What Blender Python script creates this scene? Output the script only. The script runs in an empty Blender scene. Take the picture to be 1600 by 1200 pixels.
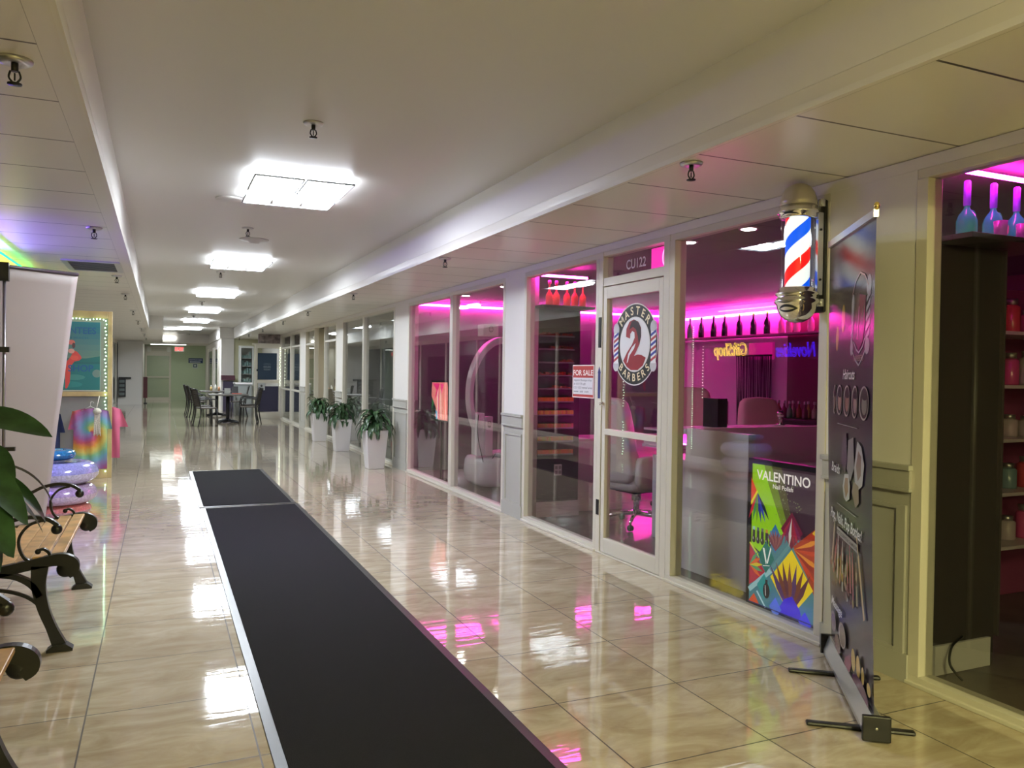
import bpy, bmesh, math, random
from mathutils import Vector, Matrix
random.seed(7)
PI = math.pi
SC = bpy.context.scene
COL = SC.collection

# ---------------------------------------------------------------- camera
F, YAW, PITCH, ROLL, H = 1240.04, 0.41707, -0.014008, 0.013911, 1.412
fw = Vector((math.sin(YAW)*math.cos(PITCH), math.cos(YAW)*math.cos(PITCH), math.sin(PITCH)))
r0 = Vector((math.cos(YAW), -math.sin(YAW), 0)); u0 = r0.cross(fw)
rt = math.cos(ROLL)*r0 + math.sin(ROLL)*u0
up = -math.sin(ROLL)*r0 + math.cos(ROLL)*u0
cd = bpy.data.cameras.new('camera'); cam = bpy.data.objects.new('camera', cd); COL.objects.link(cam)
cd.sensor_width = 36; cd.lens = 36*F/1600; cd.clip_start = .02; cd.clip_end = 200
m = Matrix((rt, up, -fw)).transposed().to_4x4(); m.translation = (0, 0, H)
cam.matrix_world = m
SC.camera = cam
# ---------------------------------------------------------------- world, exposure
w = bpy.data.worlds.new('world'); SC.world = w; w.use_nodes = True
w.node_tree.nodes['Background'].inputs[0].default_value = (.5, .52, .55, 1)
w.node_tree.nodes['Background'].inputs[1].default_value = 0.02
SC.view_settings.view_transform = 'Standard'; SC.view_settings.look = 'None'
SC.view_settings.gamma = 1; SC.view_settings.use_curve_mapping = False
SC.view_settings.exposure = 0.0
SC.cycles.max_bounces = 10; SC.cycles.transparent_max_bounces = 24
SC.cycles.sample_clamp_indirect = 6
LED_STRENGTH = 88.0        # white ceiling fixtures
WARM_STRENGTH = 185.0       # warm fixtures added behind the viewer
NEON = 120.0                 # magenta tubes in the barber shop

# ---------------------------------------------------------------- materials
MATS = {}
def P(name, col, rough=.5, metal=0, emit=0, ecol=None, coat=0, alpha=1, bump=None, spec=None, vary=None):
    if name in MATS: return MATS[name]
    m = bpy.data.materials.new(name); m.use_nodes = True
    nt = m.node_tree; b = nt.nodes['Principled BSDF']
    b.inputs['Base Color'].default_value = (*col, 1); b.inputs['Roughness'].default_value = rough
    b.inputs['Metallic'].default_value = metal
    if coat: b.inputs['Coat Weight'].default_value = coat
    if spec is not None: b.inputs['Specular IOR Level'].default_value = spec
    if emit:
        b.inputs['Emission Color'].default_value = (*(ecol or col), 1); b.inputs['Emission Strength'].default_value = emit
    if alpha < 1: b.inputs['Alpha'].default_value = alpha
    tc = None
    if vary:
        tc = nt.nodes.new('ShaderNodeTexCoord'); n = nt.nodes.new('ShaderNodeTexNoise'); n.inputs['Scale'].default_value = vary[0]; n.inputs['Detail'].default_value = 4
        nt.links.new(tc.outputs['Object'], n.inputs['Vector'])
        r = nt.nodes.new('ShaderNodeValToRGB'); a = vary[1]
        r.color_ramp.elements[0].position = .3; r.color_ramp.elements[1].position = .7
        r.color_ramp.elements[0].color = (*[c*(1-a) for c in col], 1); r.color_ramp.elements[1].color = (*[min(1, c*(1+a)) for c in col], 1)
        nt.links.new(n.outputs['Fac'], r.inputs['Fac']); nt.links.new(r.outputs['Color'], b.inputs['Base Color'])
    if bump:
        tc = tc or nt.nodes.new('ShaderNodeTexCoord'); n = nt.nodes.new('ShaderNodeTexNoise'); n.inputs['Scale'].default_value = bump[0]
        nt.links.new(tc.outputs['Object'], n.inputs['Vector'])
        bp = nt.nodes.new('ShaderNodeBump'); bp.inputs['Strength'].default_value = bump[1]; bp.inputs['Distance'].default_value = .01
        nt.links.new(n.outputs['Fac'], bp.inputs['Height']); nt.links.new(bp.outputs['Normal'], b.inputs['Normal'])
    MATS[name] = m; return m

def node_math(nt, op, a, b=None, c=None):
    n = nt.nodes.new('ShaderNodeMath'); n.operation = op
    for i, v in enumerate((a, b, c)):
        if v is None: continue
        if isinstance(v, (int, float)): n.inputs[i].default_value = v
        else: nt.links.new(v, n.inputs[i])
    return n.outputs[0]

def line_mask(nt, coord, origin, pitch, halfw):
    t = node_math(nt, 'DIVIDE', node_math(nt, 'SUBTRACT', coord, origin), pitch)
    fr = node_math(nt, 'FRACT', node_math(nt, 'ADD', t, .5))
    d = node_math(nt, 'ABSOLUTE', node_math(nt, 'SUBTRACT', fr, .5))
    return node_math(nt, 'LESS_THAN', d, halfw/pitch)

def floor_material():
    m = bpy.data.materials.new('polished_tile'); m.use_nodes = True; nt = m.node_tree; b = nt.nodes['Principled BSDF']
    g = nt.nodes.new('ShaderNodeNewGeometry'); s = nt.nodes.new('ShaderNodeSeparateXYZ'); nt.links.new(g.outputs['Position'], s.inputs[0])
    x, y = s.outputs[0], s.outputs[1]
    mask = node_math(nt, 'MAXIMUM', line_mask(nt, x, -.267, .61, .0032), line_mask(nt, y, 3.611, .61, .0032))
    # a different patch of stone in every tile
    ix = node_math(nt, 'FLOOR', node_math(nt, 'DIVIDE', node_math(nt, 'SUBTRACT', x, -.267), .61))
    iy = node_math(nt, 'FLOOR', node_math(nt, 'DIVIDE', node_math(nt, 'SUBTRACT', y, 3.611), .61))
    cb = nt.nodes.new('ShaderNodeCombineXYZ'); nt.links.new(ix, cb.inputs[0]); nt.links.new(iy, cb.inputs[1])
    wn = nt.nodes.new('ShaderNodeTexWhiteNoise'); nt.links.new(cb.outputs[0], wn.inputs['Vector'])
    vm = nt.nodes.new('ShaderNodeVectorMath'); vm.operation = 'MULTIPLY_ADD'
    nt.links.new(wn.outputs['Color'], vm.inputs[0]); vm.inputs[1].default_value = (9, 9, 9); nt.links.new(g.outputs['Position'], vm.inputs[2])
    mp = nt.nodes.new('ShaderNodeMapping'); nt.links.new(vm.outputs[0], mp.inputs[0]); mp.inputs['Scale'].default_value = (1.3, 3.4, 1); mp.inputs['Rotation'].default_value = (0, 0, .35)
    n = nt.nodes.new('ShaderNodeTexNoise'); n.inputs['Scale'].default_value = 2.4; n.inputs['Detail'].default_value = 8; n.inputs['Roughness'].default_value = .62; n.inputs['Distortion'].default_value = .8
    nt.links.new(mp.outputs[0], n.inputs['Vector'])
    r = nt.nodes.new('ShaderNodeValToRGB'); e = r.color_ramp.elements
    e[0].position = .28; e[0].color = (.37, .285, .20, 1); e[1].position = .72; e[1].color = (.64, .565, .44, 1)
    k = e.new(.5); k.color = (.50, .425, .31, 1)
    nt.links.new(n.outputs['Fac'], r.inputs['Fac'])
    mx = nt.nodes.new('ShaderNodeMix'); mx.data_type = 'RGBA'; nt.links.new(mask, mx.inputs[0]); nt.links.new(r.outputs[0], mx.inputs[6]); mx.inputs[7].default_value = (.06, .045, .03, 1)
    nt.links.new(mx.outputs[2], b.inputs['Base Color'])
    nt.links.new(node_math(nt, 'ADD', .055, node_math(nt, 'MULTIPLY', mask, .5)), b.inputs['Roughness'])
    b.inputs['IOR'].default_value = 1.6; b.inputs['Coat Weight'].default_value = .55; b.inputs['Coat Roughness'].default_value = .03
    # soft waviness of the glaze
    mp2 = nt.nodes.new('ShaderNodeMapping'); nt.links.new(g.outputs['Position'], mp2.inputs[0]); mp2.inputs['Scale'].default_value = (1.2, 5.0, 1)
    n2 = nt.nodes.new('ShaderNodeTexNoise'); n2.inputs['Scale'].default_value = 2.2; n2.inputs['Detail'].default_value = 3
    nt.links.new(mp2.outputs[0], n2.inputs['Vector'])
    bp = nt.nodes.new('ShaderNodeBump'); bp.inputs['Strength'].default_value = .05; bp.inputs['Distance'].default_value = .02
    nt.links.new(n2.outputs['Fac'], bp.inputs['Height']); nt.links.new(bp.outputs[0], b.inputs['Normal']); nt.links.new(bp.outputs[0], b.inputs['Coat Normal'])
    return m

def panel_ceiling(name, origin, pitch, xs, col=(.72, .69, .63)):
    m = bpy.data.materials.new(name); m.use_nodes = True; nt = m.node_tree; b = nt.nodes['Principled BSDF']
    g = nt.nodes.new('ShaderNodeNewGeometry'); s = nt.nodes.new('ShaderNodeSeparateXYZ'); nt.links.new(g.outputs['Position'], s.inputs[0])
    ln = line_mask(nt, s.outputs[1], origin, pitch, .0060)
    # joints stop short of the margin strip
    inside = node_math(nt, 'GREATER_THAN', s.outputs[0], xs) if xs > 0 else node_math(nt, 'LESS_THAN', s.outputs[0], xs)
    ln = node_math(nt, 'MULTIPLY', ln, inside)
    edge = node_math(nt, 'LESS_THAN', node_math(nt, 'ABSOLUTE', node_math(nt, 'SUBTRACT', s.outputs[0], xs)), .0012)
    ln = node_math(nt, 'MAXIMUM', ln, node_math(nt, 'MULTIPLY', edge, .5))
    mx = nt.nodes.new('ShaderNodeMix'); mx.data_type = 'RGBA'; nt.links.new(ln, mx.inputs[0]); mx.inputs[6].default_value = (*col, 1); mx.inputs[7].default_value = (.07, .06, .05, 1)
    nt.links.new(mx.outputs[2], b.inputs['Base Color']); b.inputs['Roughness'].default_value = .33
    return m

def glass_material(name, tint, k=1.0):
    m = bpy.data.materials.new(name); m.use_nodes = True; nt = m.node_tree
    for n in list(nt.nodes): nt.nodes.remove(n)
    o = nt.nodes.new('ShaderNodeOutputMaterial'); g = nt.nodes.new('ShaderNodeNewGeometry')
    ior = node_math(nt, 'ADD', 1.52, node_math(nt, 'MULTIPLY', g.outputs['Backfacing'], 1/1.52-1.52))
    f = nt.nodes.new('ShaderNodeFresnel'); nt.links.new(ior, f.inputs['IOR'])
    t = nt.nodes.new('ShaderNodeBsdfTransparent'); t.inputs[0].default_value = (*tint, 1)
    gl = nt.nodes.new('ShaderNodeBsdfGlossy'); gl.inputs['Roughness'].default_value = .0; gl.inputs[0].default_value = (.95, .97, .96, 1)
    mx = nt.nodes.new('ShaderNodeMixShader'); nt.links.new(node_math(nt, 'MULTIPLY', f.outputs[0], k), mx.inputs[0])
    nt.links.new(t.outputs[0], mx.inputs[1]); nt.links.new(gl.outputs[0], mx.inputs[2]); nt.links.new(mx.outputs[0], o.inputs[0])
    MATS[name] = m; return m

M_FLOOR = floor_material()
M_WHITE = P('white_paint', (.76, .74, .70), .6, bump=(30, .03))
M_UPPER = P('ceiling_paint', (.62, .61, .59), .42)
M_WAIN = P('wainscot_paint', (.43, .425, .38), .5)
M_FRAME = P('painted_aluminium', (.66, .63, .54), .35)
M_GLASS = glass_material('storefront_glass', (.86, .86, .85), 1.15)
M_CLEAR = glass_material('clear_glass', (.93, .95, .95))
M_CHROME = P('chrome', (.86, .85, .82), .08, 1)
M_STEEL = P('brushed_metal', (.62, .62, .62), .32, .9)
M_BLACK = P('black_plastic', (.012, .012, .013), .4)
M_BLACKM = P('black_metal', (.015, .015, .017), .42, .3)
M_DARK = P('dark_wall', (.055, .05, .052), .6)
M_SHOPW = P('shop_wall', (.66, .62, .63), .6)
M_SHOPC = P('shop_ceiling', (.10, .09, .10), .7)
M_SHOPF = P('shop_floor', (.10, .085, .08), .3, vary=(6, .3))
M_LEATHER = P('white_leather', (.66, .62, .58), .42, bump=(8, .1))
M_PINKV = P('pink_velvet', (.80, .38, .46), .7, bump=(9, .25))
M_GLOSSW = P('glossy_white', (.72, .71, .70), .18)
M_LED = P('led_diffuser', (1, 1, 1), .4, emit=LED_STRENGTH, ecol=(.86, .93, 1))
M_WARM = P('warm_fill', (1, 1, 1), .4, emit=WARM_STRENGTH, ecol=(1, .92, .40))
M_MAG = P('magenta_tube', (1, .3, .8), .4, emit=NEON, ecol=(1, .025, .48))
M_FAIRY = P('fairy_light', (1, 1, 1), .4, emit=18, ecol=(.55, 1, .62))

# ---------------------------------------------------------------- mesh helpers
def nbm(): return bmesh.new()
def box(bm, x0, y0, z0, x1, y1, z1, mi=0):
    vs = [bm.verts.new(p) for p in ((x0,y0,z0),(x1,y0,z0),(x1,y1,z0),(x0,y1,z0),(x0,y0,z1),(x1,y0,z1),(x1,y1,z1),(x0,y1,z1))]
    for f in ((0,3,2,1),(4,5,6,7),(0,1,5,4),(1,2,6,5),(2,3,7,6),(3,0,4,7)):
        q = bm.faces.new([vs[i] for i in f]); q.material_index = mi
def frame_from(d):
    d = d.normalized(); a = Vector((0,0,1)) if abs(d.z) < .9 else Vector((1,0,0))
    x = d.cross(a).normalized(); return x, d.cross(x).normalized()
def tube(bm, pts, r, seg=8, mi=0, cap=True, closed=False):
    pts = [Vector(p) for p in pts]; n = len(pts); rs = r if isinstance(r, (list, tuple)) else [r]*n
    rings = []; px = None
    for i, p in enumerate(pts):
        if closed: d = pts[(i+1) % n]-pts[i-1]
        else: d = pts[min(i+1, n-1)]-pts[max(i-1, 0)]
        if d.length < 1e-9: d = Vector((0,0,1))
        if px is None: x, y = frame_from(d)
        else:
            dn = d.normalized(); x = (px - dn*px.dot(dn))
            if x.length < 1e-6: x, y = frame_from(d)
            x.normalize(); y = dn.cross(x)
        px = x
        rings.append([bm.verts.new(p+(x*math.cos(2*PI*k/seg)+y*math.sin(2*PI*k/seg))*rs[i]) for k in range(seg)])
    for i in range(n if closed else n-1):
        A, B = rings[i], rings[(i+1) % n]
        for k in range(seg):
            f = bm.faces.new((A[k], A[(k+1) % seg], B[(k+1) % seg], B[k])); f.material_index = mi; f.smooth = True
    if cap and not closed:
        f = bm.faces.new(rings[0][::-1]); f.material_index = mi; f = bm.faces.new(rings[-1]); f.material_index = mi
def lathe(bm, prof, c=(0,0,0), seg=24, mi=0, axis='z'):
    rings = []; c = Vector(c)
    for r, z in prof:
        ring = []
        for k in range(seg):
            a = 2*PI*k/seg; v = Vector((max(r, 1e-4)*math.cos(a), max(r, 1e-4)*math.sin(a), z))
            if axis == 'x': v = Vector((v.z, v.x, v.y))
            if axis == 'y': v = Vector((v.y, v.z, v.x))
            ring.append(bm.verts.new(c+v))
        rings.append(ring)
    for A, B in zip(rings, rings[1:]):
        for k in range(seg):
            f = bm.faces.new((A[k], A[(k+1) % seg], B[(k+1) % seg], B[k])); f.material_index = mi; f.smooth = True
    bm.faces.new(rings[0][::-1]).material_index = mi; bm.faces.new(rings[-1]).material_index = mi
def ball(bm, c, r, mi=0, seg=14, sx=1, sy=1, sz=1):
    q = bmesh.ops.create_uvsphere(bm, u_segments=seg, v_segments=max(6, seg//2+2), radius=r)
    for v in q['verts']: v.co = Vector((v.co.x*sx, v.co.y*sy, v.co.z*sz))+Vector(c)
    for f in {f for v in q['verts'] for f in v.link_faces}: f.material_index = mi; f.smooth = True
def prism(bm, pts, axis, a0, a1, mi=0):
    """closed outline extruded along an axis; pts are the two other coordinates in order"""
    def mk(p, a):
        if axis == 'y': return (p[0], a, p[1])
        if axis == 'x': return (a, p[0], p[1])
        return (p[0], p[1], a)
    A = [bm.verts.new(mk(p, a0)) for p in pts]; B = [bm.verts.new(mk(p, a1)) for p in pts]
    bm.faces.new(A).material_index = mi; bm.faces.new(B[::-1]).material_index = mi
    for i in range(len(pts)):
        j = (i+1) % len(pts); bm.faces.new((A[i], B[i], B[j], A[j])).material_index = mi
def smooth_path(pts, n=6, closed=False):
    out = []; N = len(pts); P_ = [Vector(p) for p in pts]
    for i in range(N if closed else N-1):
        if closed: a, b, c, d = P_[i-1], P_[i], P_[(i+1) % N], P_[(i+2) % N]
        else: a, b, c, d = P_[max(i-1, 0)], P_[i], P_[i+1], P_[min(i+2, N-1)]
        for k in range(n):
            t = k/n; out.append(.5*((2*b)+(c-a)*t+(2*a-5*b+4*c-d)*t*t+(3*b-a-3*c+d)*t**3))
    if not closed: out.append(P_[-1])
    return out
def ribbon(bm, pts, w, y0, y1, mi=0, n=5):
    """flat iron bar following a path in x,z; w is a width or list of widths"""
    ws = w if isinstance(w, (list, tuple)) else [w]*len(pts)
    P3 = smooth_path([(p[0], p[1], ws[i]) for i, p in enumerate(pts)], n)
    L, R = [], []
    for i, p in enumerate(P3):
        d = P3[min(i+1, len(P3)-1)]-P3[max(i-1, 0)]; d = Vector((d.x, d.y)); d.normalize(); nn = Vector((-d.y, d.x))*p.z/2
        L.append((p.x+nn.x, p.y+nn.y)); R.append((p.x-nn.x, p.y-nn.y))
    V = [[bm.verts.new((q[0], y, q[1])) for q in S] for S in (L, R) for y in (y0, y1)]
    L0, L1, R0, R1 = V
    for i in range(len(L)-1):
        for a, b in ((L0, L1), (L1, R1), (R1, R0), (R0, L0)): bm.faces.new((a[i], a[i+1], b[i+1], b[i])).material_index = mi
    for i in (0, -1): bm.faces.new((L0[i], L1[i], R1[i], R0[i])).material_index = mi

def wloc(o):
    v = Vector((0,0,0))
    while o: v += o.location; o = o.parent
    return v
def obj(name, bm, mat, parent=None, bevel=0, local=False, smooth=False):
    bmesh.ops.recalc_face_normals(bm, faces=bm.faces)
    if parent is not None and not local:
        off = wloc(parent)
        for v in bm.verts: v.co -= off
    if smooth:
        for f in bm.faces: f.smooth = True
    me = bpy.data.meshes.new(name); bm.to_mesh(me); bm.free()
    for q in (mat if isinstance(mat, (list, tuple)) else [mat]): me.materials.append(q)
    o = bpy.data.objects.new(name, me); COL.objects.link(o)
    if parent is not None: o.parent = parent
    if bevel:
        b = o.modifiers.new('bevel', 'BEVEL'); b.width = bevel; b.segments = 2; b.limit_method = 'ANGLE'
    return o
def tag(o, label=None, cat=None, group=None, kind=None):
    if label: o['label'] = label
    if cat: o['category'] = cat
    if group: o['group'] = group
    if kind: o['kind'] = kind
    return o
def thing(name, loc, label, cat, group=None, rz=0):
    o = bpy.data.objects.new(name, None); COL.objects.link(o); o.empty_display_size = .1
    o.location = loc; o.rotation_euler = (0, 0, rz)
    return tag(o, label, cat, group)
def struct(name, bm, mat, parent=None, bevel=0):
    o = obj(name, bm, mat, parent, bevel); o['kind'] = 'structure'; return o
def sroot(name, loc=(0,0,0)):
    o = bpy.data.objects.new(name, None); COL.objects.link(o); o.location = loc; o['kind'] = 'structure'; return o
def copy_tree(o, parent=None):
    c = o.copy(); COL.objects.link(c); c.parent = parent
    for ch in list(o.children): copy_tree(ch, c)
    return c
def place(o, loc, rz=0, label=None, group=None):
    o.location = loc; o.rotation_euler = (0, 0, rz)
    if label: o['label'] = label
    if group: o['group'] = group
    return o

# ---------------------------------------------------------------- printed artwork (flat prints on real flat things)
_TXT = {}
def text_mesh(s, bold=False, shear=0):
    key = (s, bold, shear)
    if key not in _TXT:
        cu = bpy.data.curves.new('t', 'FONT'); cu.body = s; cu.size = 1; cu.shear = shear; cu.resolution_u = 4
        if bold: cu.offset = .018
        o = bpy.data.objects.new('t', cu); COL.objects.link(o)
        dg = bpy.context.evaluated_depsgraph_get(); me = o.evaluated_get(dg).to_mesh()
        vs = [(v.co.x, v.co.y) for v in me.vertices]; fs = [tuple(p.vertices) for p in me.polygons]
        o.evaluated_get(dg).to_mesh_clear(); bpy.data.objects.remove(o); bpy.data.curves.remove(cu)
        x0 = min(v[0] for v in vs); x1 = max(v[0] for v in vs)
        _TXT[key] = ([(v[0]-x0, v[1]) for v in vs], fs, x1-x0)
    return _TXT[key]
class Art:
    def __init__(s, origin, u, v, emit=0, rough=.45, step=.00012, pre=''):
        s.o = Vector(origin); s.u = Vector(u).normalized(); s.v = Vector(v).normalized(); s.n = s.u.cross(s.v)
        s.bm = nbm(); s.m = []; s.k = 0; s.emit = emit; s.rough = rough; s.step = step; s.warp = None
    def mi(s, col, emit=None):
        e = s.emit if emit is None else emit
        nm = 'print_%d_%d_%d_%d_%d' % (*[int(c*255) for c in col], int(e*100), int(s.rough*100))
        mt = P(nm, col, s.rough, emit=e)
        if mt not in s.m: s.m.append(mt)
        return s.m.index(mt)
    def pt(s, a, b):
        q = s.o+s.u*a+s.v*b+s.n*(s.k*s.step)
        return s.warp(q, a, b) if s.warp else q
    def poly(s, pts, col, emit=None, up=True):
        if up: s.k += 1
        f = s.bm.faces.new([s.bm.verts.new(s.pt(*p)) for p in pts]); f.material_index = s.mi(col, emit)
    def rect(s, a0, b0, a1, b1, col, emit=None, up=True): s.poly([(a0,b0),(a1,b0),(a1,b1),(a0,b1)], col, emit, up)
    def ell(s, a, b, ra, rb, col, emit=None, n=28, rot=0):
        c, d = math.cos(rot), math.sin(rot)
        s.poly([(a+ra*math.cos(t)*c-rb*math.sin(t)*d, b+ra*math.cos(t)*d+rb*math.sin(t)*c) for t in [2*PI*k/n for k in range(n)]], col, emit)
    def stripe(s, p, q, wd, col, emit=None):
        d = Vector((q[0]-p[0], q[1]-p[1])); d.normalize(); x, y = -d.y*wd/2, d.x*wd/2
        s.poly([(p[0]+x,p[1]+y),(q[0]+x,q[1]+y),(q[0]-x,q[1]-y),(p[0]-x,p[1]-y)], col, emit)
    def text(s, t, a, b, size, col, width=None, bold=False, shear=0, emit=None, rot=0, fn=None):
        vs, fs, w_ = text_mesh(t, bold, shear); s.k += 1; sx = (width/w_) if width else size
        c, d = math.cos(rot), math.sin(rot); V = []
        for x, y in vs:
            x *= sx; y *= size
            if fn: p = fn(x, y)
            else: p = (a+x*c-y*d, b+x*d+y*c)
            V.append(s.bm.verts.new(s.pt(*p)))
        mi = s.mi(col, emit)
        for f in fs:
            try: q = s.bm.faces.new([V[i] for i in f]); q.material_index = mi
            except ValueError: pass
    def done(s, name, parent=None):
        bm = s.bm
        if parent is not None:
            off = wloc(parent)
            for v in bm.verts: v.co -= off
        me = bpy.data.meshes.new(name); bm.to_mesh(me); bm.free()
        for q in s.m: me.materials.append(q)
        o = bpy.data.objects.new(name, me); COL.objects.link(o); o.parent = parent
        return o
NEAR = ['nearest', 'second nearest', 'third nearest', 'fourth nearest', 'fifth nearest', 'sixth nearest', 'seventh nearest', 'eighth nearest', 'ninth nearest', 'tenth nearest']

# ================================================================ SETTING
XL, XR = -1.5, 3.21          # shopfront planes, left and right
SL, SR = -.28, 2.233         # edges of the raised ceiling
ZC, ZU = 2.43, 2.79
YB, YE = -8.0, 38.3
bm = nbm(); box(bm, XL-.1, YB, -.1, 3.24, YE+.2, 0); struct('floor', bm, M_FLOOR)
bm = nbm(); box(bm, XL-2.6, YB, -.1, XL-.1, 34, -.002); struct('floor_left_shop', bm, M_SHOPF)
bm = nbm(); box(bm, 3.24, -2, -.1, 7.9, 24, -.002); struct('floor_right_shop', bm, M_SHOPF)
# raised ceiling
bm = nbm(); box(bm, SL, YB, ZU, SR, YE+.1, ZU+.1); struct('ceiling', bm, M_UPPER)
M_CR = panel_ceiling('ceiling_panels_right', 2.40, .612, 2.262)
M_CL = panel_ceiling('ceiling_panels_left', 2.92, .596, -.365)
bm = nbm(); box(bm, SR, YB, ZC, 3.4, YE+.1, ZC+.08); struct('ceiling_right', bm, M_CR)
bm = nbm(); box(bm, XL-.1, YB, ZC, SL, YE+.1, ZC+.08); struct('ceiling_left', bm, M_CL)
bm = nbm(); box(bm, SR, YB, ZC+.081, SR+.06, 28.1, ZU); struct('trim_1', bm, M_WHITE)      # right drop
bm = nbm(); box(bm, SL-.06, YB, ZC+.081, SL, 23, ZU); struct('trim_2', bm, M_WHITE)        # left drop
bm = nbm(); box(bm, SL-.012, YB, ZC-.004, SL+.006, 23, ZC+.02); box(bm, SR-.006, YB, ZC-.004, SR+.012, 28.1, ZC+.02); struct('trim_3', bm, M_WHITE)
# the raised part narrows near the end
bm = nbm(); box(bm, SL-.06, 23, ZC-.002, .06, YE, ZU); struct('ceiling_narrow_left', bm, M_WHITE)
bm = nbm(); box(bm, 1.80, 28.1, ZC-.002, SR+.06, YE, ZU); struct('ceiling_narrow_right', bm, M_WHITE)
bm = nbm(); box(bm, .06, 34.5, ZC-.002, 1.80, YE, ZU); struct('ceiling_end', bm, M_WHITE)
# end wall, green
M_GREEN = P('green_wall', (.46, .56, .38), .55)
bm = nbm(); box(bm, .42, YE, 0, 2.6, YE+.12, 2.6); box(bm, XL, YE, 0, -.62, YE+.12, 2.6); box(bm, -.62, YE, 2.06, .42, YE+.12, 2.6); struct('wall_end', bm, M_GREEN)
bm = nbm(); box(bm, 1.85, 28.15, 0, 2.25, 28.5, ZC-.005); box(bm, 1.85, 28.5, 0, 1.95, YE, ZC-.005); struct('wall_far_right', bm, M_WHITE)
# two dark glass strips on that far right wall
bm = nbm()
for y0, y1 in ((29.2, 31.4), (32.4, 35.2)): box(bm, 1.835, y0, .3, 1.85, y1, 2.1)
struct('window_12', bm, P('dark_glazing', (.03, .035, .04), .1))
bm = nbm()
for y0, y1 in ((29.0, 29.2), (31.4, 31.6), (32.2, 32.4), (35.2, 35.4)): box(bm, 1.80, y0, 0, 1.85, y1, 2.2)
struct('trim_4', bm, M_FRAME)
# cross wall and shop corner at the right
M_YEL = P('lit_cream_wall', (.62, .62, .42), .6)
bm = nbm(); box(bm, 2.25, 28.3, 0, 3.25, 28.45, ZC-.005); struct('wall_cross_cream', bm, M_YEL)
bm = nbm(); box(bm, 3.17, 23.6, 0, 3.3, 28.3, ZC-.005); struct('wall_cross_right', bm, M_WHITE)
# far left column
bm = nbm(); box(bm, XL+.02, 33.5, 0, -.64, YE, ZC-.005); struct('wall_column_left', bm, M_WHITE)
# walls behind the viewer
bm = nbm(); box(bm, XL-2.6, YB-.1, 0, 3.4, YB, 2.9); struct('wall_back', bm, M_WHITE)

# ---- right shopfront: bays
def pillar(name, y0, y1, parent_wall=True):
    r = sroot(name, (XR, (y0+y1)/2, 0))
    bm = nbm(); box(bm, XR-.03, y0, 1.0, XR+.12, y1, 2.3715); obj('upper_wall', bm, M_WHITE, r)
    bm = nbm(); box(bm, XR-.03, y0, 0, XR+.12, y1, .90)
    g = .07
    if y1-y0 > .3:
        for a, b, c, d in ((y0+.02, .13, y1-.02, .15), (y0+.02, .80, y1-.02, .82), (y0+.02, .15, y0+.02+.05, .80), (y1-.07, .15, y1-.02, .80)):
            box(bm, XR-.043, a, b, XR-.029, c, d)
    box(bm, XR-.045, y0-.004, 0, XR-.029, y1+.004, .13)
    obj('wainscot', bm, M_WAIN, r)
    bm = nbm(); box(bm, XR-.05, y0-.006, .90, XR+.12, y1+.006, .985); box(bm, XR-.062, y0-.01, .985, XR+.12, y1+.01, 1.01); box(bm, XR-.056, y0-.008, .885, XR+.1, y1+.008, .902)
    obj('chair_rail', bm, M_WAIN, r, bevel=.003)
    return r
pillar('wall_pillar_barber', 2.60, 3.12); pillar('wall_pillar_nails', 6.90, 7.37); pillar('wall_pillar_planter', 10.80, 11.50)
pillar('wall_pillar_grey', 15.2, 15.78); pillar('wall_pillar_far', 19.42, 20.2)
bm = nbm(); box(bm, XR-.03, -1.0, 2.372, XR+.12, 23.6, ZC-.003); struct('wall_header_right', bm, M_WHITE)
def window(name, y0, y1, z0=.045, z1=2.372, post=.05, mull=(), glass=M_GLASS):
    r = sroot(name, (XR, (y0+y1)/2, 0))
    bm = nbm()
    box(bm, XR-.035, y0, 0, XR+.06, y1, z0); box(bm, XR-.05, y0-.002, 0, XR-.03, y1+.002, .018)
    box(bm, XR-.03, y0, z1-.045, XR+.06, y1, z1)
    box(bm, XR-.035, y0, z0, XR+.06, y0+post, z1-.045); box(bm, XR-.035, y1-post, z0, XR+.06, y1, z1-.045)
    for z in mull: box(bm, XR-.025, y0+post, z, XR+.05, y1-post, z+.045)
    obj('frame', bm, M_FRAME, r, bevel=.003)
    bm = nbm(); box(bm, XR+.008, y0+post-.01, z0-.01, XR+.014, y1-post+.01, z1-.035); obj('glass_pane', bm, glass, r)
    return r
window('window_1', -.9, 2.60, post=.06)
window('window_2', 3.12, 4.535, post=.06)
window('window_3', 5.49, 6.90, post=.045)
window('window_4', 7.37, 8.99); window('window_5', 8.99, 10.80)
window('window_6', 11.50, 13.50, post=.06); window('window_7', 13.50, 15.2, post=.06)
window('window_8', 15.78, 17.05, mull=(2.0,)); window('window_9', 18.2, 19.42, mull=(2.0,))
window('window_10', 20.2, 21.8, mull=(2.0, .85), post=.09); window('window_11', 21.8, 23.6, mull=(2.0, .85), post=.09)

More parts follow.
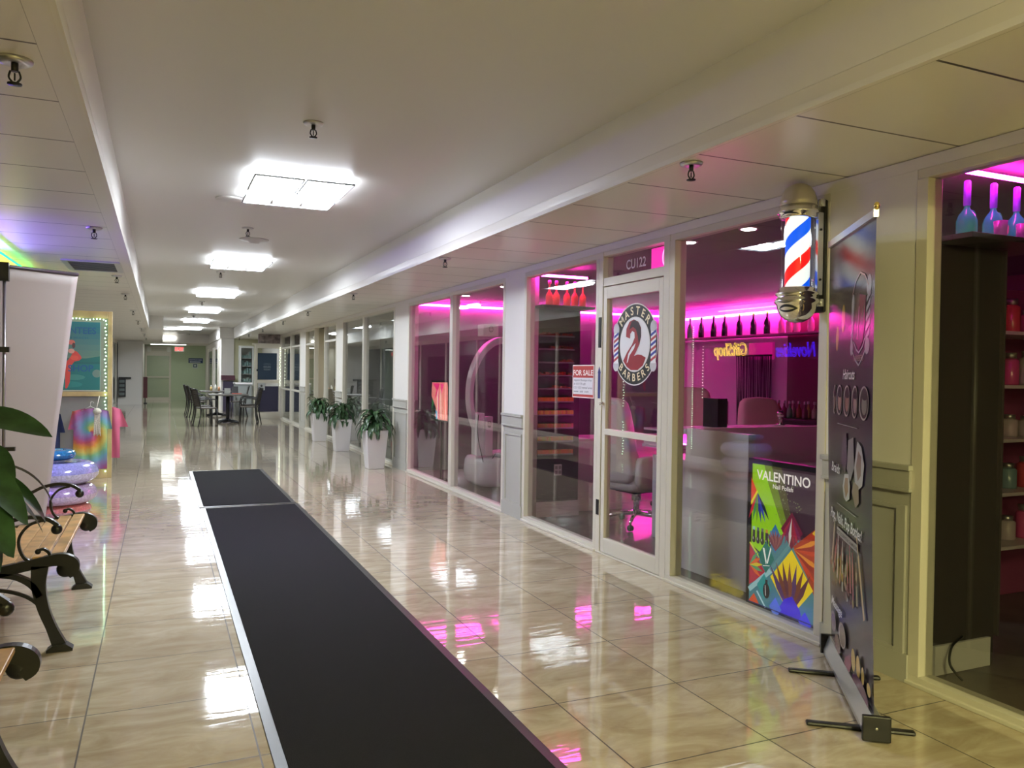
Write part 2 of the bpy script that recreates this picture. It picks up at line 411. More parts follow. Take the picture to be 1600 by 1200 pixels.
# ---- the barber shop door, with transom
D = sroot('door_1', (XR, 5.0, 0)); y0, y1 = 4.535, 5.49
bm = nbm()
box(bm, XR-.035, y0, 0, XR+.06, y0+.07, 2.372); box(bm, XR-.035, y1-.06, 0, XR+.06, y1, 2.372)
box(bm, XR-.03, y0+.07, 2.10, XR+.06, y1-.06, 2.165); box(bm, XR-.03, y0+.07, 2.335, XR+.06, y1-.06, 2.372)
box(bm, XR-.04, y0, 0, XR+.08, y1, .012)
obj('door_frame', bm, M_FRAME, D, bevel=.003)
a, b = y0+.078, y1-.068
bm = nbm()
box(bm, XR-.03, a, .016, XR+.015, a+.05, 2.092); box(bm, XR-.03, b-.05, .016, XR+.015, b, 2.092)
box(bm, XR-.03, a+.05, .016, XR+.015, b-.05, .13); box(bm, XR-.03, a+.05, 2.0, XR+.015, b-.05, 2.092)
box(bm, XR-.036, a+.05, .94, XR+.02, b-.05, .985)
DL = obj('door_leaf', bm, M_FRAME, D, bevel=.003)
bm = nbm(); box(bm, XR-.008, a+.045, .12, XR-.002, b-.045, 2.01); obj('door_glass', bm, M_GLASS, D)
bm = nbm(); box(bm, XR+.008, y0+.06, 2.16, XR+.014, y1-.05, 2.34); obj('transom_glass', bm, M_GLASS, D)
bm = nbm(); lathe(bm, [(.016, 0), (.016, .012), (.01, .014), (.01, .03), (.013, .034), (0, .04)], (XR-.03, b-.025, 1.18), 14, axis='x')
for v in bm.verts: v.co.x = 2*(XR-.03)-v.co.x
obj('door_lock', bm, M_CHROME, DL)
for z0, z1 in ((1.62, 1.86), (.3, .42)): bm = nbm(); box(bm, XR-.042, y1-.05, z0, XR-.03, y1-.015, z1); obj('hinge', bm, M_BLACKM, DL)
bm = nbm(); prism(bm, [(y1-.012, 1.22), (y1-.045, 1.22), (y1-.045, 1.42), (y1-.052, 1.42), (y1-.028, 1.47), (y1-.006, 1.42), (y1-.012, 1.42)], 'x', XR-.038, XR-.036); obj('arrow_sticker', bm, P('navy_sticker', (.02, .02, .16), .5), D)
# round window decal: MASTER 2 BARBERS
A = Art((XR-.0095, 5.0, 1.635), (0, -1, 0), (0, 0, 1), rough=.4)
GOLD, BLK, WHT, RED = (.82, .72, .48), (.015, .015, .015), (.78, .78, .80), (.30, .02, .03)
A.ell(0, 0, .302, .305, (.7, .7, .68), n=56); A.ell(0, 0, .293, .296, BLK, n=56); A.ell(0, 0, .205, .205, (.7, .7, .68), n=48); A.ell(0, 0, .196, .196, WHT, n=48)
def arc(t, R_, a0, a1, flip=False, size=.085):
    n = len(t)
    for i, ch in enumerate(t):
        an = a0+(a1-a0)*(i+.5)/n
        rr = -an+PI/2 if False else (an-PI/2 if not flip else an+PI/2)
        cx, cy = R_*math.cos(an), R_*math.sin(an)
        vs, fs, w_ = text_mesh(ch, True, 0)
        A.text(ch, cx-math.cos(rr)*w_*size/2, cy-math.sin(rr)*w_*size/2, size, GOLD, bold=True, rot=rr)
arc('MASTER', .222, PI*.80, PI*.20); arc('BARBERS', .272, PI*1.20, PI*1.80, True, .08)
# the figure 2 in dark red and black, with a white swirl
A.poly([(-.115,.06),(-.11,.12),(-.07,.17),(-.01,.185),(.05,.165),(.085,.12),(.09,.06),(.07,0),(.03,-.05),(.0,-.085),(.05,-.075),(.10,-.08),(.155,-.10),(.12,-.155),(.05,-.19),(-.04,-.19),(-.10,-.165),(-.15,-.12),(-.10,-.06),(-.03,.0),(.005,.05),(0,.09),(-.03,.10),(-.055,.08),(-.06,.045)], RED)
A.poly([(-.075,.11),(-.04,.172),(.01,.18),(.06,.155),(.088,.10),(.088,.05),(.06,.0),(.045,.06),(.02,.11),(-.02,.13)], (.03, .01, .015))
A.poly([(-.03,-.02),(-.08,-.07),(-.10,-.14),(-.085,-.13),(-.06,-.08),(.0,-.03),(.02,.01)], WHT)
for sx in (-1, 1):                                  # little barber poles at both sides of the decal
    cx = sx*.252
    A.ell(cx, .118, .042, .05, (.55, .55, .58)); A.ell(cx, -.155, .042, .045, (.55, .55, .58)); A.rect(cx-.032, -.14, cx+.032, .09, (.8, .8, .82))
    for i in range(6):
        z = -.13+i*.036; A.poly([(cx-.032, z), (cx+.032, z+.03), (cx+.032, z+.05), (cx-.032, z+.02)], (.04, .06, .35) if i % 2 else (.45, .05, .06))
A.done('decal', D)['label'] = 'round black and white decal reading MASTER 2 BARBERS'
A = Art((XR+.0065, 5.155, 2.205), (0, -1, 0), (0, 0, 1), rough=.5)
A.text('CU122', 0, 0, .10, (.75, .75, .75), width=.265, bold=True); A.done('door_number', D)['label'] = 'white lettering CU122'

# ---- left shopfront (seen in reflections): posts, sills, dark panes
bm = nbm(); box(bm, XL-.06, YB, 2.30, XL, 33.5, ZC-.003); box(bm, XL-.06, YB, 0, XL, 33.5, .10)
ys = [-5.0, -2.4, .2, 2.8, 4.4, 6.0, 7.6, 10.7, 12.3, 13.9, 15.5, 17.1, 18.7, 20.3, 22.9, 25.5, 28.1, 30.7, 33.2]
for y in ys: box(bm, XL-.06, y, .10, XL, y+.09, 2.30)
struct('trim_5', bm, M_FRAME)
bm = nbm(); box(bm, XL-.035, YB, .1, XL-.03, 33.5, 2.3); struct('window_13', bm, glass_material('left_glass', (.5, .52, .52)))
bm = nbm(); box(bm, XL-2.7, YB, 0, XL-2.6, 34, 2.6); struct('wall_left', bm, P('left_shop_wall', (.12, .12, .12), .7))
bm = nbm(); box(bm, XL-2.7, YB, 2.5, XL-.1, 34, 2.6); struct('ceiling_left_shop', bm, M_SHOPC)

# ---- shop interiors on the right
bm = nbm(); box(bm, 3.3, -2, ZC+.002, 7.9, 24, ZC+.1); struct('ceiling_shop', bm, M_SHOPC)
bm = nbm(); box(bm, 7.6, 8.15, 0, 7.75, 24, ZC); struct('wall_shop_back', bm, M_SHOPW)
bm = nbm(); box(bm, 7.6, -2, 0, 7.75, 8.15, ZC); struct('wall_shop_back_dark', bm, P('maroon_wall', (.10, .018, .03), .6))
bm = nbm(); box(bm, 3.33, 10.86, 0, 7.6, 11.0, ZC); struct('wall_partition_spa', bm, P('grey_partition', (.16, .155, .16), .55))
bm = nbm(); box(bm, 3.30, 15.4, 0, 7.6, 15.55, ZC); box(bm, 3.30, 19.75, 0, 7.6, 19.9, ZC); box(bm, 3.3, 23.6, 0, 7.6, 23.7, ZC); struct('wall_partitions_far', bm, M_WHITE)
bm = nbm(); box(bm, 3.3, -2.1, 0, 7.9, -2, ZC); struct('wall_shop_front_end', bm, M_DARK)
M_STUB = P('charcoal_wall', (.055, .05, .05), .55)
bm = nbm(); box(bm, 3.30, 6.98, 0, 3.83, 7.12, 2.05); struct('wall_stub_nails', bm, M_STUB)
bm = nbm(); box(bm, 3.31, 6.965, .0, 3.835, 6.98, .15); struct('baseboard_nails', bm, M_GLOSSW)
bm = nbm(); box(bm, 3.36, 2.62, 0, 3.80, 2.78, 2.05); struct('wall_stub_liquor', bm, M_STUB)
bm = nbm(); box(bm, 3.37, 2.605, 0, 3.76, 2.62, .14); struct('baseboard_liquor', bm, M_GLOSSW)
bm = nbm(); box(bm, 4.6, 17.0, 0, 4.7, 19.7, ZC); struct('wall_warm_shop', bm, P('warm_wall', (.50, .44, .26), .6))
# folding curtain behind the planter windows
bm = nbm(); n = 90
for i in range(n):
    ya, yb = 11.2+4.1*i/n, 11.2+4.1*(i+1)/n
    f = lambda y: 3.95+.05*math.sin(y*21)
    vs = [bm.verts.new(p) for p in ((f(ya), ya, .0), (f(yb), yb, .0), (f(yb), yb, 2.3), (f(ya), ya, 2.3))]; bm.faces.new(vs).smooth = True
tag(obj('curtain', bm, P('grey_curtain', (.30, .33, .31), .8)), 'pale grey pleated curtain behind the windows with the potted plants', 'curtain')

# ================================================================ CEILING FITTINGS
def ring_frame(bm, x0, y0, x1, y1, w_, z0, z1):
    box(bm, x0, y0, z0, x1, y0+w_, z1); box(bm, x0, y1-w_, z0, x1, y1, z1); box(bm, x0, y0+w_, z0, x0+w_, y1-w_, z1); box(bm, x1-w_, y0+w_, z0, x1, y1-w_, z1)
M_TRIM = P('light_housing', (.75, .77, .80), .3)
def led_light(loc, label, group=None):
    t = thing('ceiling_light', loc, label, 'ceiling light', group)
    bm = nbm(); box(bm, -.25, -.40, -.021, .25, .40, 0); obj('base_plate', bm, M_TRIM, t, local=True)
    z0, z1 = -.052, -.022
    bm = nbm(); ring_frame(bm, -.33, -.02, -.02, .46, .06, z0, z1); ring_frame(bm, .02, -.02, .33, .46, .06, z0, z1)
    ring_frame(bm, -.33, -.50, -.13, -.22, .045, z0+.01, z1); ring_frame(bm, -.10, -.50, .10, -.22, .045, z0+.01, z1); ring_frame(bm, .13, -.50, .33, -.22, .045, z0+.01, z1)
    box(bm, -.29, -.20, z0, .29, -.05, z1)
    bmesh.ops.recalc_face_normals(bm, faces=bm.faces); bm.normal_update()
    for f in bm.faces: f.material_index = 0 if f.normal.z < -.5 else 1
    lf = obj('led_frame', bm, [M_LED, P('acrylic_side', (.9, .92, .95), .4, emit=26, ecol=(.86, .92, 1))], t, local=True)
    gm = P('light_trim_grey', (.22, .23, .25), .35)
    for q in ((-.345, -.035, -.005, .475), (.005, -.035, .345, .475), (-.34, -.51, .34, -.21)): bm = nbm(); ring_frame(bm, *q, .010, z0-.004, z0+.008); obj('trim_ring', bm, gm, lf, local=True)
    return t
L0 = led_light((.92, 6.10, ZU), 'white geometric LED ceiling light, the one nearest the viewer')
for i, y in enumerate((10.65, 15.2, 19.75, 24.25, 28.9)):
    c = copy_tree(L0); place(c, (.92, y+.05, ZU), rz=PI, label='glaring white geometric LED ceiling light, %s to the viewer' % ('second nearest', 'third nearest', 'fourth nearest', 'fifth nearest', 'farthest')[i])
    c['group'] = 'LED lights down the raised ceiling'
place(L0, (.92, 6.15, ZU), rz=PI); L0['group'] = 'LED lights down the raised ceiling'
# unseen warm fixtures added behind the viewer to brighten the near end
for i, (x, y) in enumerate(((.95, -1.2), (.95, -4.2))):
    t = thing('tube_light', (x, y, ZU), 'added warm fill light on the ceiling behind the viewer, %s one' % ('nearer', 'farther')[i], 'ceiling light')
    bm = nbm(); box(bm, -.15, -.62, -.06, .15, .62, 0); obj('housing', bm, M_TRIM, t, local=True)
    bm = nbm(); box(bm, -.13, -.6, -.085, .13, .6, -.061); obj('diffuser', bm, M_WARM, t, local=True)
t = thing('tube_light', (.40, 29.4, ZU), 'single bare tube light left of the farthest LED ceiling light', 'ceiling light')
bm = nbm(); box(bm, -.31, -.04, -.03, .31, .04, 0); obj('housing', bm, M_TRIM, t, local=True)
bm = nbm(); tube(bm, [(-.3, 0, -.05), (.3, 0, -.05)], .02, 8); obj('tube', bm, P('soft_tube', (1, 1, 1), .4, emit=12), t, local=True)
t = thing('panel_light', (.30, 34.49, 2.61), 'small pale lit panel on the beam above the glass door', 'light panel')
bm = nbm(); box(bm, -.25, -.05, -.06, .25, 0, .06); obj('diffuser', bm, P('soft_panel', (1, 1, .95), .4, emit=6), t, local=True)

def sprinkler(loc, label, group):
    t = thing('fire_sprinkler', loc, label, 'sprinkler', group)
    bm = nbm(); lathe(bm, [(.02, -.012), (.035, -.018), (.052, -.010), (.056, 0)], seg=20); obj('escutcheon', bm, M_STEEL, t, local=True)
    bm = nbm(); tube(bm, [(0,0,-.01), (0,0,-.04)], .011, 10); tube(bm, smooth_path([(.012,0,-.038), (.017,0,-.06), (.004,0,-.078)], 4), .0035, 6); tube(bm, smooth_path([(-.012,0,-.038), (-.017,0,-.06), (-.004,0,-.078)], 4), .0035, 6); tube(bm, [(0,0,-.045), (0,0,-.07)], .003, 6)
    obj('yoke', bm, M_BLACKM, t, local=True)
    bm = nbm(); lathe(bm, [(.002, -.085), (.022, -.083), (.022, -.079), (.004, -.077)], seg=16); obj('deflector', bm, M_BLACKM, t, local=True)
    return t
s0 = sprinkler((2.32, 3.15, ZC), 'pendent fire sprinkler in the low ceiling above the roll-up banner', 'sprinklers along the right low ceiling')
for i, y in enumerate((6.75, 10.44, 13.98, 17.0, 20.6, 24.0, 27.0)):
    place(copy_tree(s0), (2.32, y, ZC), label='fire sprinkler under the right low ceiling, %s to the viewer of its row' % NEAR[i+1])
for i, y in enumerate((3.1, 6.55, 9.84, 12.2, 15.6, 19.0, 22.4, 26.0, 29.5)):
    c = place(copy_tree(s0), (-.45, y, ZC), label='fire sprinkler under the left low ceiling, %s to the viewer of its row' % NEAR[i], group='sprinklers along the left low ceiling')
for i, y in enumerate((4.52, 8.15, 11.99, 17.5, 22.0)):
    place(copy_tree(s0), (.77, y, ZU), label='fire sprinkler under the raised ceiling, %s to the viewer of its row' % NEAR[i], group='sprinklers along the raised ceiling')
bm = nbm(); lathe(bm, [(.0, -.012), (.085, -.014), (.105, -.008), (.108, 0)], (.50, 6.82, ZU), 32); tag(obj('ceiling_speaker', bm, M_UPPER, smooth=False), 'flat round white cover left of the nearest ceiling light', 'ceiling cover')
bm = nbm(); lathe(bm, [(.0, -.045), (.05, -.04), (.065, -.018), (.14, -.012), (.15, 0)], (.90, 8.84, ZU), 32); tag(obj('smoke_detector', bm, P('detector', (.55, .55, .53), .4)), 'shallow round detector before the second ceiling light', 'smoke detector')
bm = nbm(); lathe(bm, [(.0, -.05), (.06, -.045), (.08, 0)], (1.0, 34.2, ZU), 20); tag(obj('smoke_detector', bm, P('detector', (.5, .5, .5), .4)), 'tiny grey dome at the far end of the raised ceiling', 'smoke detector')
# air vent, left low ceiling
t = thing('ceiling_vent', (-.62, 9.0, ZC), 'metal air vent in the left low ceiling by the neon', 'vent')
bm = nbm(); ring_frame(bm, -.25, -.42, .25, .42, .05, -.014, 0); obj('vent_frame', bm, P('vent_metal', (.5, .5, .52), .3, .5), t, local=True)
bm = nbm()
for i in range(9): box(bm, -.20, -.36+i*.085, -.012, .20, -.315+i*.085, -.006)
obj('louvre', bm, P('vent_dark', (.05, .05, .05), .5), t, local=True)

# ================================================================ SHOPFRONT SIGNS AND THE BARBER POLE
def striped():
    m = bpy.data.materials.new('barber_stripes'); m.use_nodes = True; nt = m.node_tree; b = nt.nodes['Principled BSDF']
    tc = nt.nodes.new('ShaderNodeTexCoord'); s = nt.nodes.new('ShaderNodeSeparateXYZ'); nt.links.new(tc.outputs['Object'], s.inputs[0])
    an = node_math(nt, 'DIVIDE', node_math(nt, 'ARCTAN2', s.outputs[1], s.outputs[0]), 2*PI)
    t = node_math(nt, 'FRACT', node_math(nt, 'ADD', node_math(nt, 'ADD', node_math(nt, 'MULTIPLY', an, -1), node_math(nt, 'MULTIPLY', s.outputs[2], 3.1)), 10.36))
    r = nt.nodes.new('ShaderNodeValToRGB'); r.color_ramp.interpolation = 'CONSTANT'; e = r.color_ramp.elements
    e[0].position = 0; e[0].color = (.0, .10, .85, 1); e[1].position = .23; e[1].color = (.9, .95, .92, 1)
    k = e.new(.5); k.color = (.85, .012, .01, 1); k = e.new(.73); k.color = (.9, .95, .92, 1)
    nt.links.new(t, r.inputs[0]); nt.links.new(r.outputs[0], b.inputs['Base Color']); nt.links.new(r.outputs[0], b.inputs['Emission Color']); b.inputs['Emission Strength'].default_value = 1.0
    return m
BP = thing('barber_pole', (3.03, 3.19, 1.70), 'lit barber pole with blue, white and red stripes beside the shop window', 'barber pole')
bm = nbm(); lathe(bm, [(.062, .155), (.062, .55)], seg=40); obj('striped_cylinder', bm, striped(), BP, local=True)
bm = nbm(); lathe(bm, [(.084, .165), (.084, .545)], seg=40); bm.faces.ensure_lookup_table(); bmesh.ops.delete(bm, geom=[f for f in bm.faces if len(f.verts) > 4], context='FACES'); obj('glass_tube', bm, M_CLEAR, BP, local=True)
bm = nbm(); lathe(bm, [(.0, -.008), (.03, -.004), (.058, .009), (.082, .032), (.097, .062), (.101, .088), (.112, .096), (.112, .112), (.10, .118), (.100, .134), (.108, .138), (.106, .150), (.092, .154), (.092, .172), (.086, .176), (.0, .176)], seg=44); obj('lower_cap', bm, M_CHROME, BP, local=True)
bm = nbm(); lathe(bm, [(.0, .535), (.088, .535), (.092, .54), (.092, .556), (.102, .56), (.102, .572), (.094, .576), (.092, .60), (.0, .60)], seg=44); obj('upper_collar', bm, M_CHROME, BP, local=True)
bm = nbm(); lathe(bm, [(.093, .60), (.092, .625), (.082, .665), (.062, .695), (.034, .712), (.0, .718)], seg=40); obj('dome', bm, P('dome_satin', (.60, .56, .48), .28, .55), BP, local=True)
bm = nbm(); box(bm, .075, -.03, .12, .15, .03, .175); box(bm, .075, -.03, .545, .15, .03, .60)
box(bm, .088, -.052, .14, .125, -.034, .57); tube(bm, [(.12, -.04, .08), (.12, -.04, .12)], .02, 12); tube(bm, [(.12, -.04, .60), (.12, -.04, .64)], .02, 12)
BK = obj('bracket', bm, P('bracket_metal', (.60, .62, .68), .22, .75), BP, local=True, bevel=.002)
bm = nbm(); box(bm, .125, -.06, .05, .15, .045, .64); obj('wall_plate', bm, M_BLACKM, BP, local=True, bevel=.012)
for z in (.22, .48): bm = nbm(); lathe(bm, [(.0, -.006), (.006, -.005), (.007, 0)], (.106, -.052, z), 10, axis='y'); obj('screw', bm, M_BLACKM, BK, local=True)

# FOR SALE card behind the glass
A = Art((XR-.0362, 5.905, 1.215), (0, -1, 0), (0, 0, 1)); W_, H_ = .36, .27
A.rect(0, 0, W_, H_, (.72, .66, .64)); A.rect(.008, .008, W_-.008, H_-.008, (.42, .035, .03)); A.rect(.012, .028, W_-.014, .165, (.68, .66, .70))
A.text('FOR SALE', .015, .185, .062, (.85, .75, .72), width=.33, bold=True)
for i, (tx, wd) in enumerate((('Apparel Boutique shop', .30), ('# 1013 75 sqft', .20), ('CU 122 rental area', .31), ('www  sale  com', .25))): A.text(tx, .025, .137-i*.031, .026, (.03, .03, .05), width=wd, shear=.25)
t = thing('for_sale_sign', (XR-.02, 5.72, 1.215), 'red and white FOR SALE card hung in the window beside the door', 'sign')
A.done('printed_face', t); bm = nbm(); box(bm, XR-.036, 5.545, 1.215, XR-.032, 5.905, 1.485); obj('card', bm, P('card_white', (.7, .68, .68), .5), t)

# pink panel behind the transom
A = Art((XR+.05, 4.885, 2.158), (0, -1, 0), (0, 0, 1), emit=1.3)
A.rect(0, 0, .285, .168, (1, .02, .50)); 
t = thing('glowing_sign', (XR+.055, 4.74, 2.15), 'glowing pink panel behind the glass above the door', 'illuminated sign')
A.done('lit_face', t)
bm = nbm(); tube(bm, [Vector((XR+.045, 4.675+.06*math.cos(a), 2.245+.075*math.sin(a))) for a in [2*PI*k/24 for k in range(24)]], .004, 6, closed=True); obj('neon_loop', bm, P('pale_magenta_tube', (1, .5, .8), .4, emit=2.6, ecol=(1, .35, .75)), t)
bm = nbm(); box(bm, XR+.051, 4.60, 2.155, XR+.06, 4.885, 2.33); obj('backing', bm, P('backing_pink', (.6, .05, .3), .4), t)

# VALENTINO light box
VX, VY, VW, VH = 3.262, 3.80, .60, .885
t = thing('light_box_poster', (VX+.03, 3.5, .03), 'backlit nail polish poster reading VALENTINO, standing behind the big window', 'poster')
A = Art((VX, VY-.03, .06), (0, -1, 0), (0, 0, 1), emit=.75, rough=.3); W_, H_ = .545, .835
A.rect(0, 0, W_, H_, (.05, .022, .035))
# green left side fading to the dark ground
for i in range(14):
    t_ = i/14; A.poly([(0, .80-.0*t_), (0, H_), (.06+.016*i, H_), (.20+.012*i, .42), (.14+.010*i, .40-.0*i), (0, .42)], (.35*(1-t_)+.05*t_, .75*(1-t_)+.03*t_, .02+.02*t_)) if i == 0 else None
GR = (.30, .62, .01)
A.poly([(0, .34), (0, H_), (.10, H_), (.13, .74), (.27, .46), (.10, .30)], GR); A.poly([(.10, H_), (.16, H_), (.30, .50), (.27, .46), (.13, .74)], (.17, .26, .02)); A.poly([(.16, H_), (.24, H_), (.33, .54), (.30, .50)], (.09, .08, .03))
random.seed(3)
for i in range(60): A.ell(.18+random.random()*.22, .50+random.random()*.25, .0035, .0035, (.22, .26, .12), n=8)
A.poly([(0, .745), (.055, .66), (0, .575)], (.75, .06, .01)); A.poly([(0, .58), (.06, .665), (.05, .675), (0, .60)], (.8, .75, .0))
def fan(cx, cy, L, a0, a1, n, cols, wd=.024, dark=(.02, .01, .02)):
    for i in range(n):
        an = a0+(a1-a0)*i/(n-1); c, s_ = math.cos(an), math.sin(an); w2 = wd/2; m1 = L*.55
        A.poly([(cx, cy), (cx+c*m1-s_*w2, cy+s_*m1+c*w2), (cx+c*L, cy+s_*L), (cx+c*m1+s_*w2, cy+s_*m1-c*w2)], cols[i % len(cols)])
fan(.058, .66, .18, -2.0, -.98, 6, [(.55, .02, .04), (.05, .25, .08), (.15, .3, .02), (.02, .03, .25), (.03, .05, .4), (.01, .02, .04)])
for i in range(5):      # bottle row
    x = .02+i*.037; A.rect(x, .385, x+.022, .435, (.015, .012, .02)); A.rect(x+.002, .435, x+.02, .455, ((.3, .5, .5), (.05, .1, .1), (.1, .1, .1), (.5, .2, .02), (.05, .3, .3))[i]); A.ell(x+.011, .38, .016, .022, (.02, .015, .02)); A.ell(x+.006, .385, .003, .009, (.5, .5, .5))
A.poly([(0, .09), (0, .34), (.10, .30), (.33, .50), (.545, .32), (.545, 0), (0, 0)], (.06, .20, .24))
def dia(cx, cy, w2, h2, col): A.poly([(cx-w2, cy), (cx, cy-h2), (cx+w2, cy), (cx, cy+h2)], col)
A.stripe((0, .355), (.10, .27), .012, (.6, .65, .03))
A.poly([(0, .10), (0, .345), (.145, .195)], (.42, .02, .05)); fan(.0, .22, .12, -.5, .9, 5, [(.65, .12, .02), (.08, .3, .12), (.6, .5, .02)])
A.stripe((0, .07), (.20, .24), .03, (.30, .52, .55)); A.stripe((.18, .225), (.33, .40), .022, (.10, .26, .28))
dia(.215, .415, .06, .085, (.03, .16, .38)); fan(.22, .345, .12, 1.0, 2.2, 7, [(.16, .03, .05), (.26, .08, .08)])
dia(.345, .485, .085, .105, (.16, .012, .04)); fan(.345, .56, .17, -2.1, -1.05, 6, [(.35, .02, .05), (.20, .02, .08), (.62, .60, .55), (.30, .02, .04)])
dia(.145, .295, .068, .095, (.012, .16, .13))
A.poly([(.115, .345), (.13, .345), (.15, .27), (.145, .25)], (.8, .85, .8)); A.poly([(.15, .26), (.18, .36), (.187, .35), (.16, .26)], (.8, .85, .8)); A.stripe((.12, .24), (.175, .25), .004, (.8, .85, .8))
A.poly([(.36, .40), (.545, .545), (.545, .12), (.47, .25)], (.35, .04, .01)); fan(.365, .385, .24, -.75, .62, 8, [(.55, .05, .01), (.30, .02, .01), (.7, .25, .02), (.42, .04, .01)], .03)
A.poly([(.50, .50), (.545, .545), (.545, .48)], (.8, .5, .02))
dia(.35, .19, .165, .19, (.82, .62, .0)); fan(.345, .01, .30, 1.05, 2.15, 7, [(.10, .02, .04), (.16, .04, .02), (.08, .03, .12), (.20, .06, .03)], .04)
A.poly([(.24, .0), (.30, .09), (.36, .12), (.42, .06), (.44, .0)], (.05, .02, .55)); dia(.46, .0, .05, .06, (.05, .05, .65)); dia(.23, .02, .05, .06, (.08, .16, .6))
dia(.135, .12, .06, .075, (.02, .28, .28)); A.ell(.155, .10, .028, .045, (.02, .015, .02)); A.rect(.145, .135, .165, .165, (.02, .015, .02)); A.stripe((.145, .13), (.15, .07), .006, (.5, .5, .5))
A.poly([(0, 0), (.05, .06), (.10, 0)], (.62, .08, .02)); A.stripe((.075, .08), (.15, .0), .012, (.4, .6, .65))
A.rect(0, 0, W_, .006, (.02, .02, .12))
A.text('VALENTINO', .058, .745, .078, (.95, .9, .85), width=.425, bold=True); A.text('Nail Polish', .195, .705, .036, (.85, .8, .75), width=.16, bold=True)
A.done('printed_face', t)
bm = nbm(); yc0, yc1 = VY-VW-.005, VY; box(bm, VX-.006, yc0, .03, VX+.05, yc0+.03, .92); box(bm, VX-.006, yc1-.03, .03, VX+.05, yc1, .92); box(bm, VX-.006, yc0+.03, .89, VX+.05, yc1-.03, .92); box(bm, VX-.006, yc0+.03, .03, VX+.05, yc1-.03, .06); box(bm, VX+.006, yc0+.03, .06, VX+.05, yc1-.03, .89)
obj('case', bm, M_BLACK, t)

# flower screen behind the first planter-side window
t = thing('display_screen', (3.34, 9.78, .74), 'bright screen showing pink petals behind the glass', 'screen')
A = Art((3.325, 10.16, .79), (0, -1, 0), (0, 0, 1), emit=1.0); W_, H_ = .66, .49
A.rect(0, 0, W_, H_, (.004, .004, .006)); A.poly([(.02, .10), (.10, .22), (.06, .48), (.0, .40), (.03, .24), (-.0+.01, .16)], (.02, .20, .05))
A.poly([(.0, .30), (.02, .48), (.64, .49), (.66, .40), (.66, .0), (.28, .0), (.14, .04), (.22, .12), (.10, .22)], (.85, .25, .22))
pc = [(.95, .30, .25), (1, .62, .55), (.85, .12, .25), (1, .50, .30), (1, .78, .70), (.95, .36, .28), (.98, .62, .40)]
for i in range(9): x = .20+i*.048; A.poly([(x, .01), (x+.03, .01), (x+.05-.01*i, .26), (x+.01*(4-i), .47), (x-.02, .30)], pc[i % 7])
A.poly([(.05, .47), (.34, .47), (.20, .30), (.12, .26), (.22, .38)], (.85, .03, .20)); A.poly([(.20, .0), (.26, .0), (.24, .10), (.18, .12)], (.2, .55, .8)); A.poly([(.36, .47), (.50, .47), (.42, .33)], (.9, .06, .25))
A.done('screen_image', t); bm = nbm(); box(bm, 3.328, 9.48, .77, 3.36, 10.18, 1.30); obj('screen_case', bm, M_BLACK, t)
bm = nbm(); tube(bm, [(3.36, 9.83, .0), (3.36, 9.83, .80)], .014, 10); box(bm, 3.30, 9.70, 0, 3.44, 9.96, .012); obj('stand', bm, M_BLACKM, t)

# neon signs of the gift shop across the corridor (seen mirrored in the windows)
def neon_text(s, y0, z0, width, size, col, e, label):
    vs, fs, w_ = text_mesh(s, False, .2)
    cu = bpy.data.curves.new('t', 'FONT'); cu.body = s; cu.size = 1; cu.shear = .2; cu.fill_mode = 'NONE'; cu.bevel_depth = .016; cu.resolution_u = 3; cu.bevel_resolution = 1
    o = bpy.data.objects.new('t', cu); COL.objects.link(o); dg = bpy.context.evaluated_depsgraph_get(); me = bpy.data.meshes.new_from_object(o.evaluated_get(dg))
    bpy.data.objects.remove(o)
    x0 = min(v.co.x for v in me.vertices); x1 = max(v.co.x for v in me.vertices)
    for v in me.vertices: v.co = Vector((XL+.05+v.co.z*size, y0+(v.co.x-x0)/(x1-x0)*width, z0+v.co.y*size))
    bm = nbm(); bm.from_mesh(me); bpy.data.meshes.remove(me)
    t = thing('neon_sign', (XL+.05, y0+width/2, z0), label, 'neon sign')
    obj('neon_lettering', bm, P('neon_'+s.replace(' ', ''), col, .4, emit=e, ecol=col), t)
    bm = nbm(); tube(bm, [(XL+.03, y0, z0-.03), (XL+.03, y0+width, z0-.03)], .006, 6); obj('mounting_bar', bm, M_BLACKM, t)
neon_text('GiftShop', 9.29, 1.72, .76, .27, (1, .80, .02), 9, 'yellow neon GiftShop sign on the left shopfront')
neon_text('Novelties', 7.95, 1.69, .74, .27, (.03, .01, 1), 9, 'blue neon word on the left shopfront')
# fairy lights down the left shopfront
bm = nbm()
for i in range(56): ball(bm, (XL+.02, 10.62, .22+i*.036), .0065, seg=5)
for i in range(18): ball(bm, (XL+.02, 10.36, 1.06+i*.048), .0065, seg=5)
tag(obj('fairy_lights', bm, M_FAIRY), 'two strings of tiny lights down the left shopfront', 'fairy lights', kind='stuff')
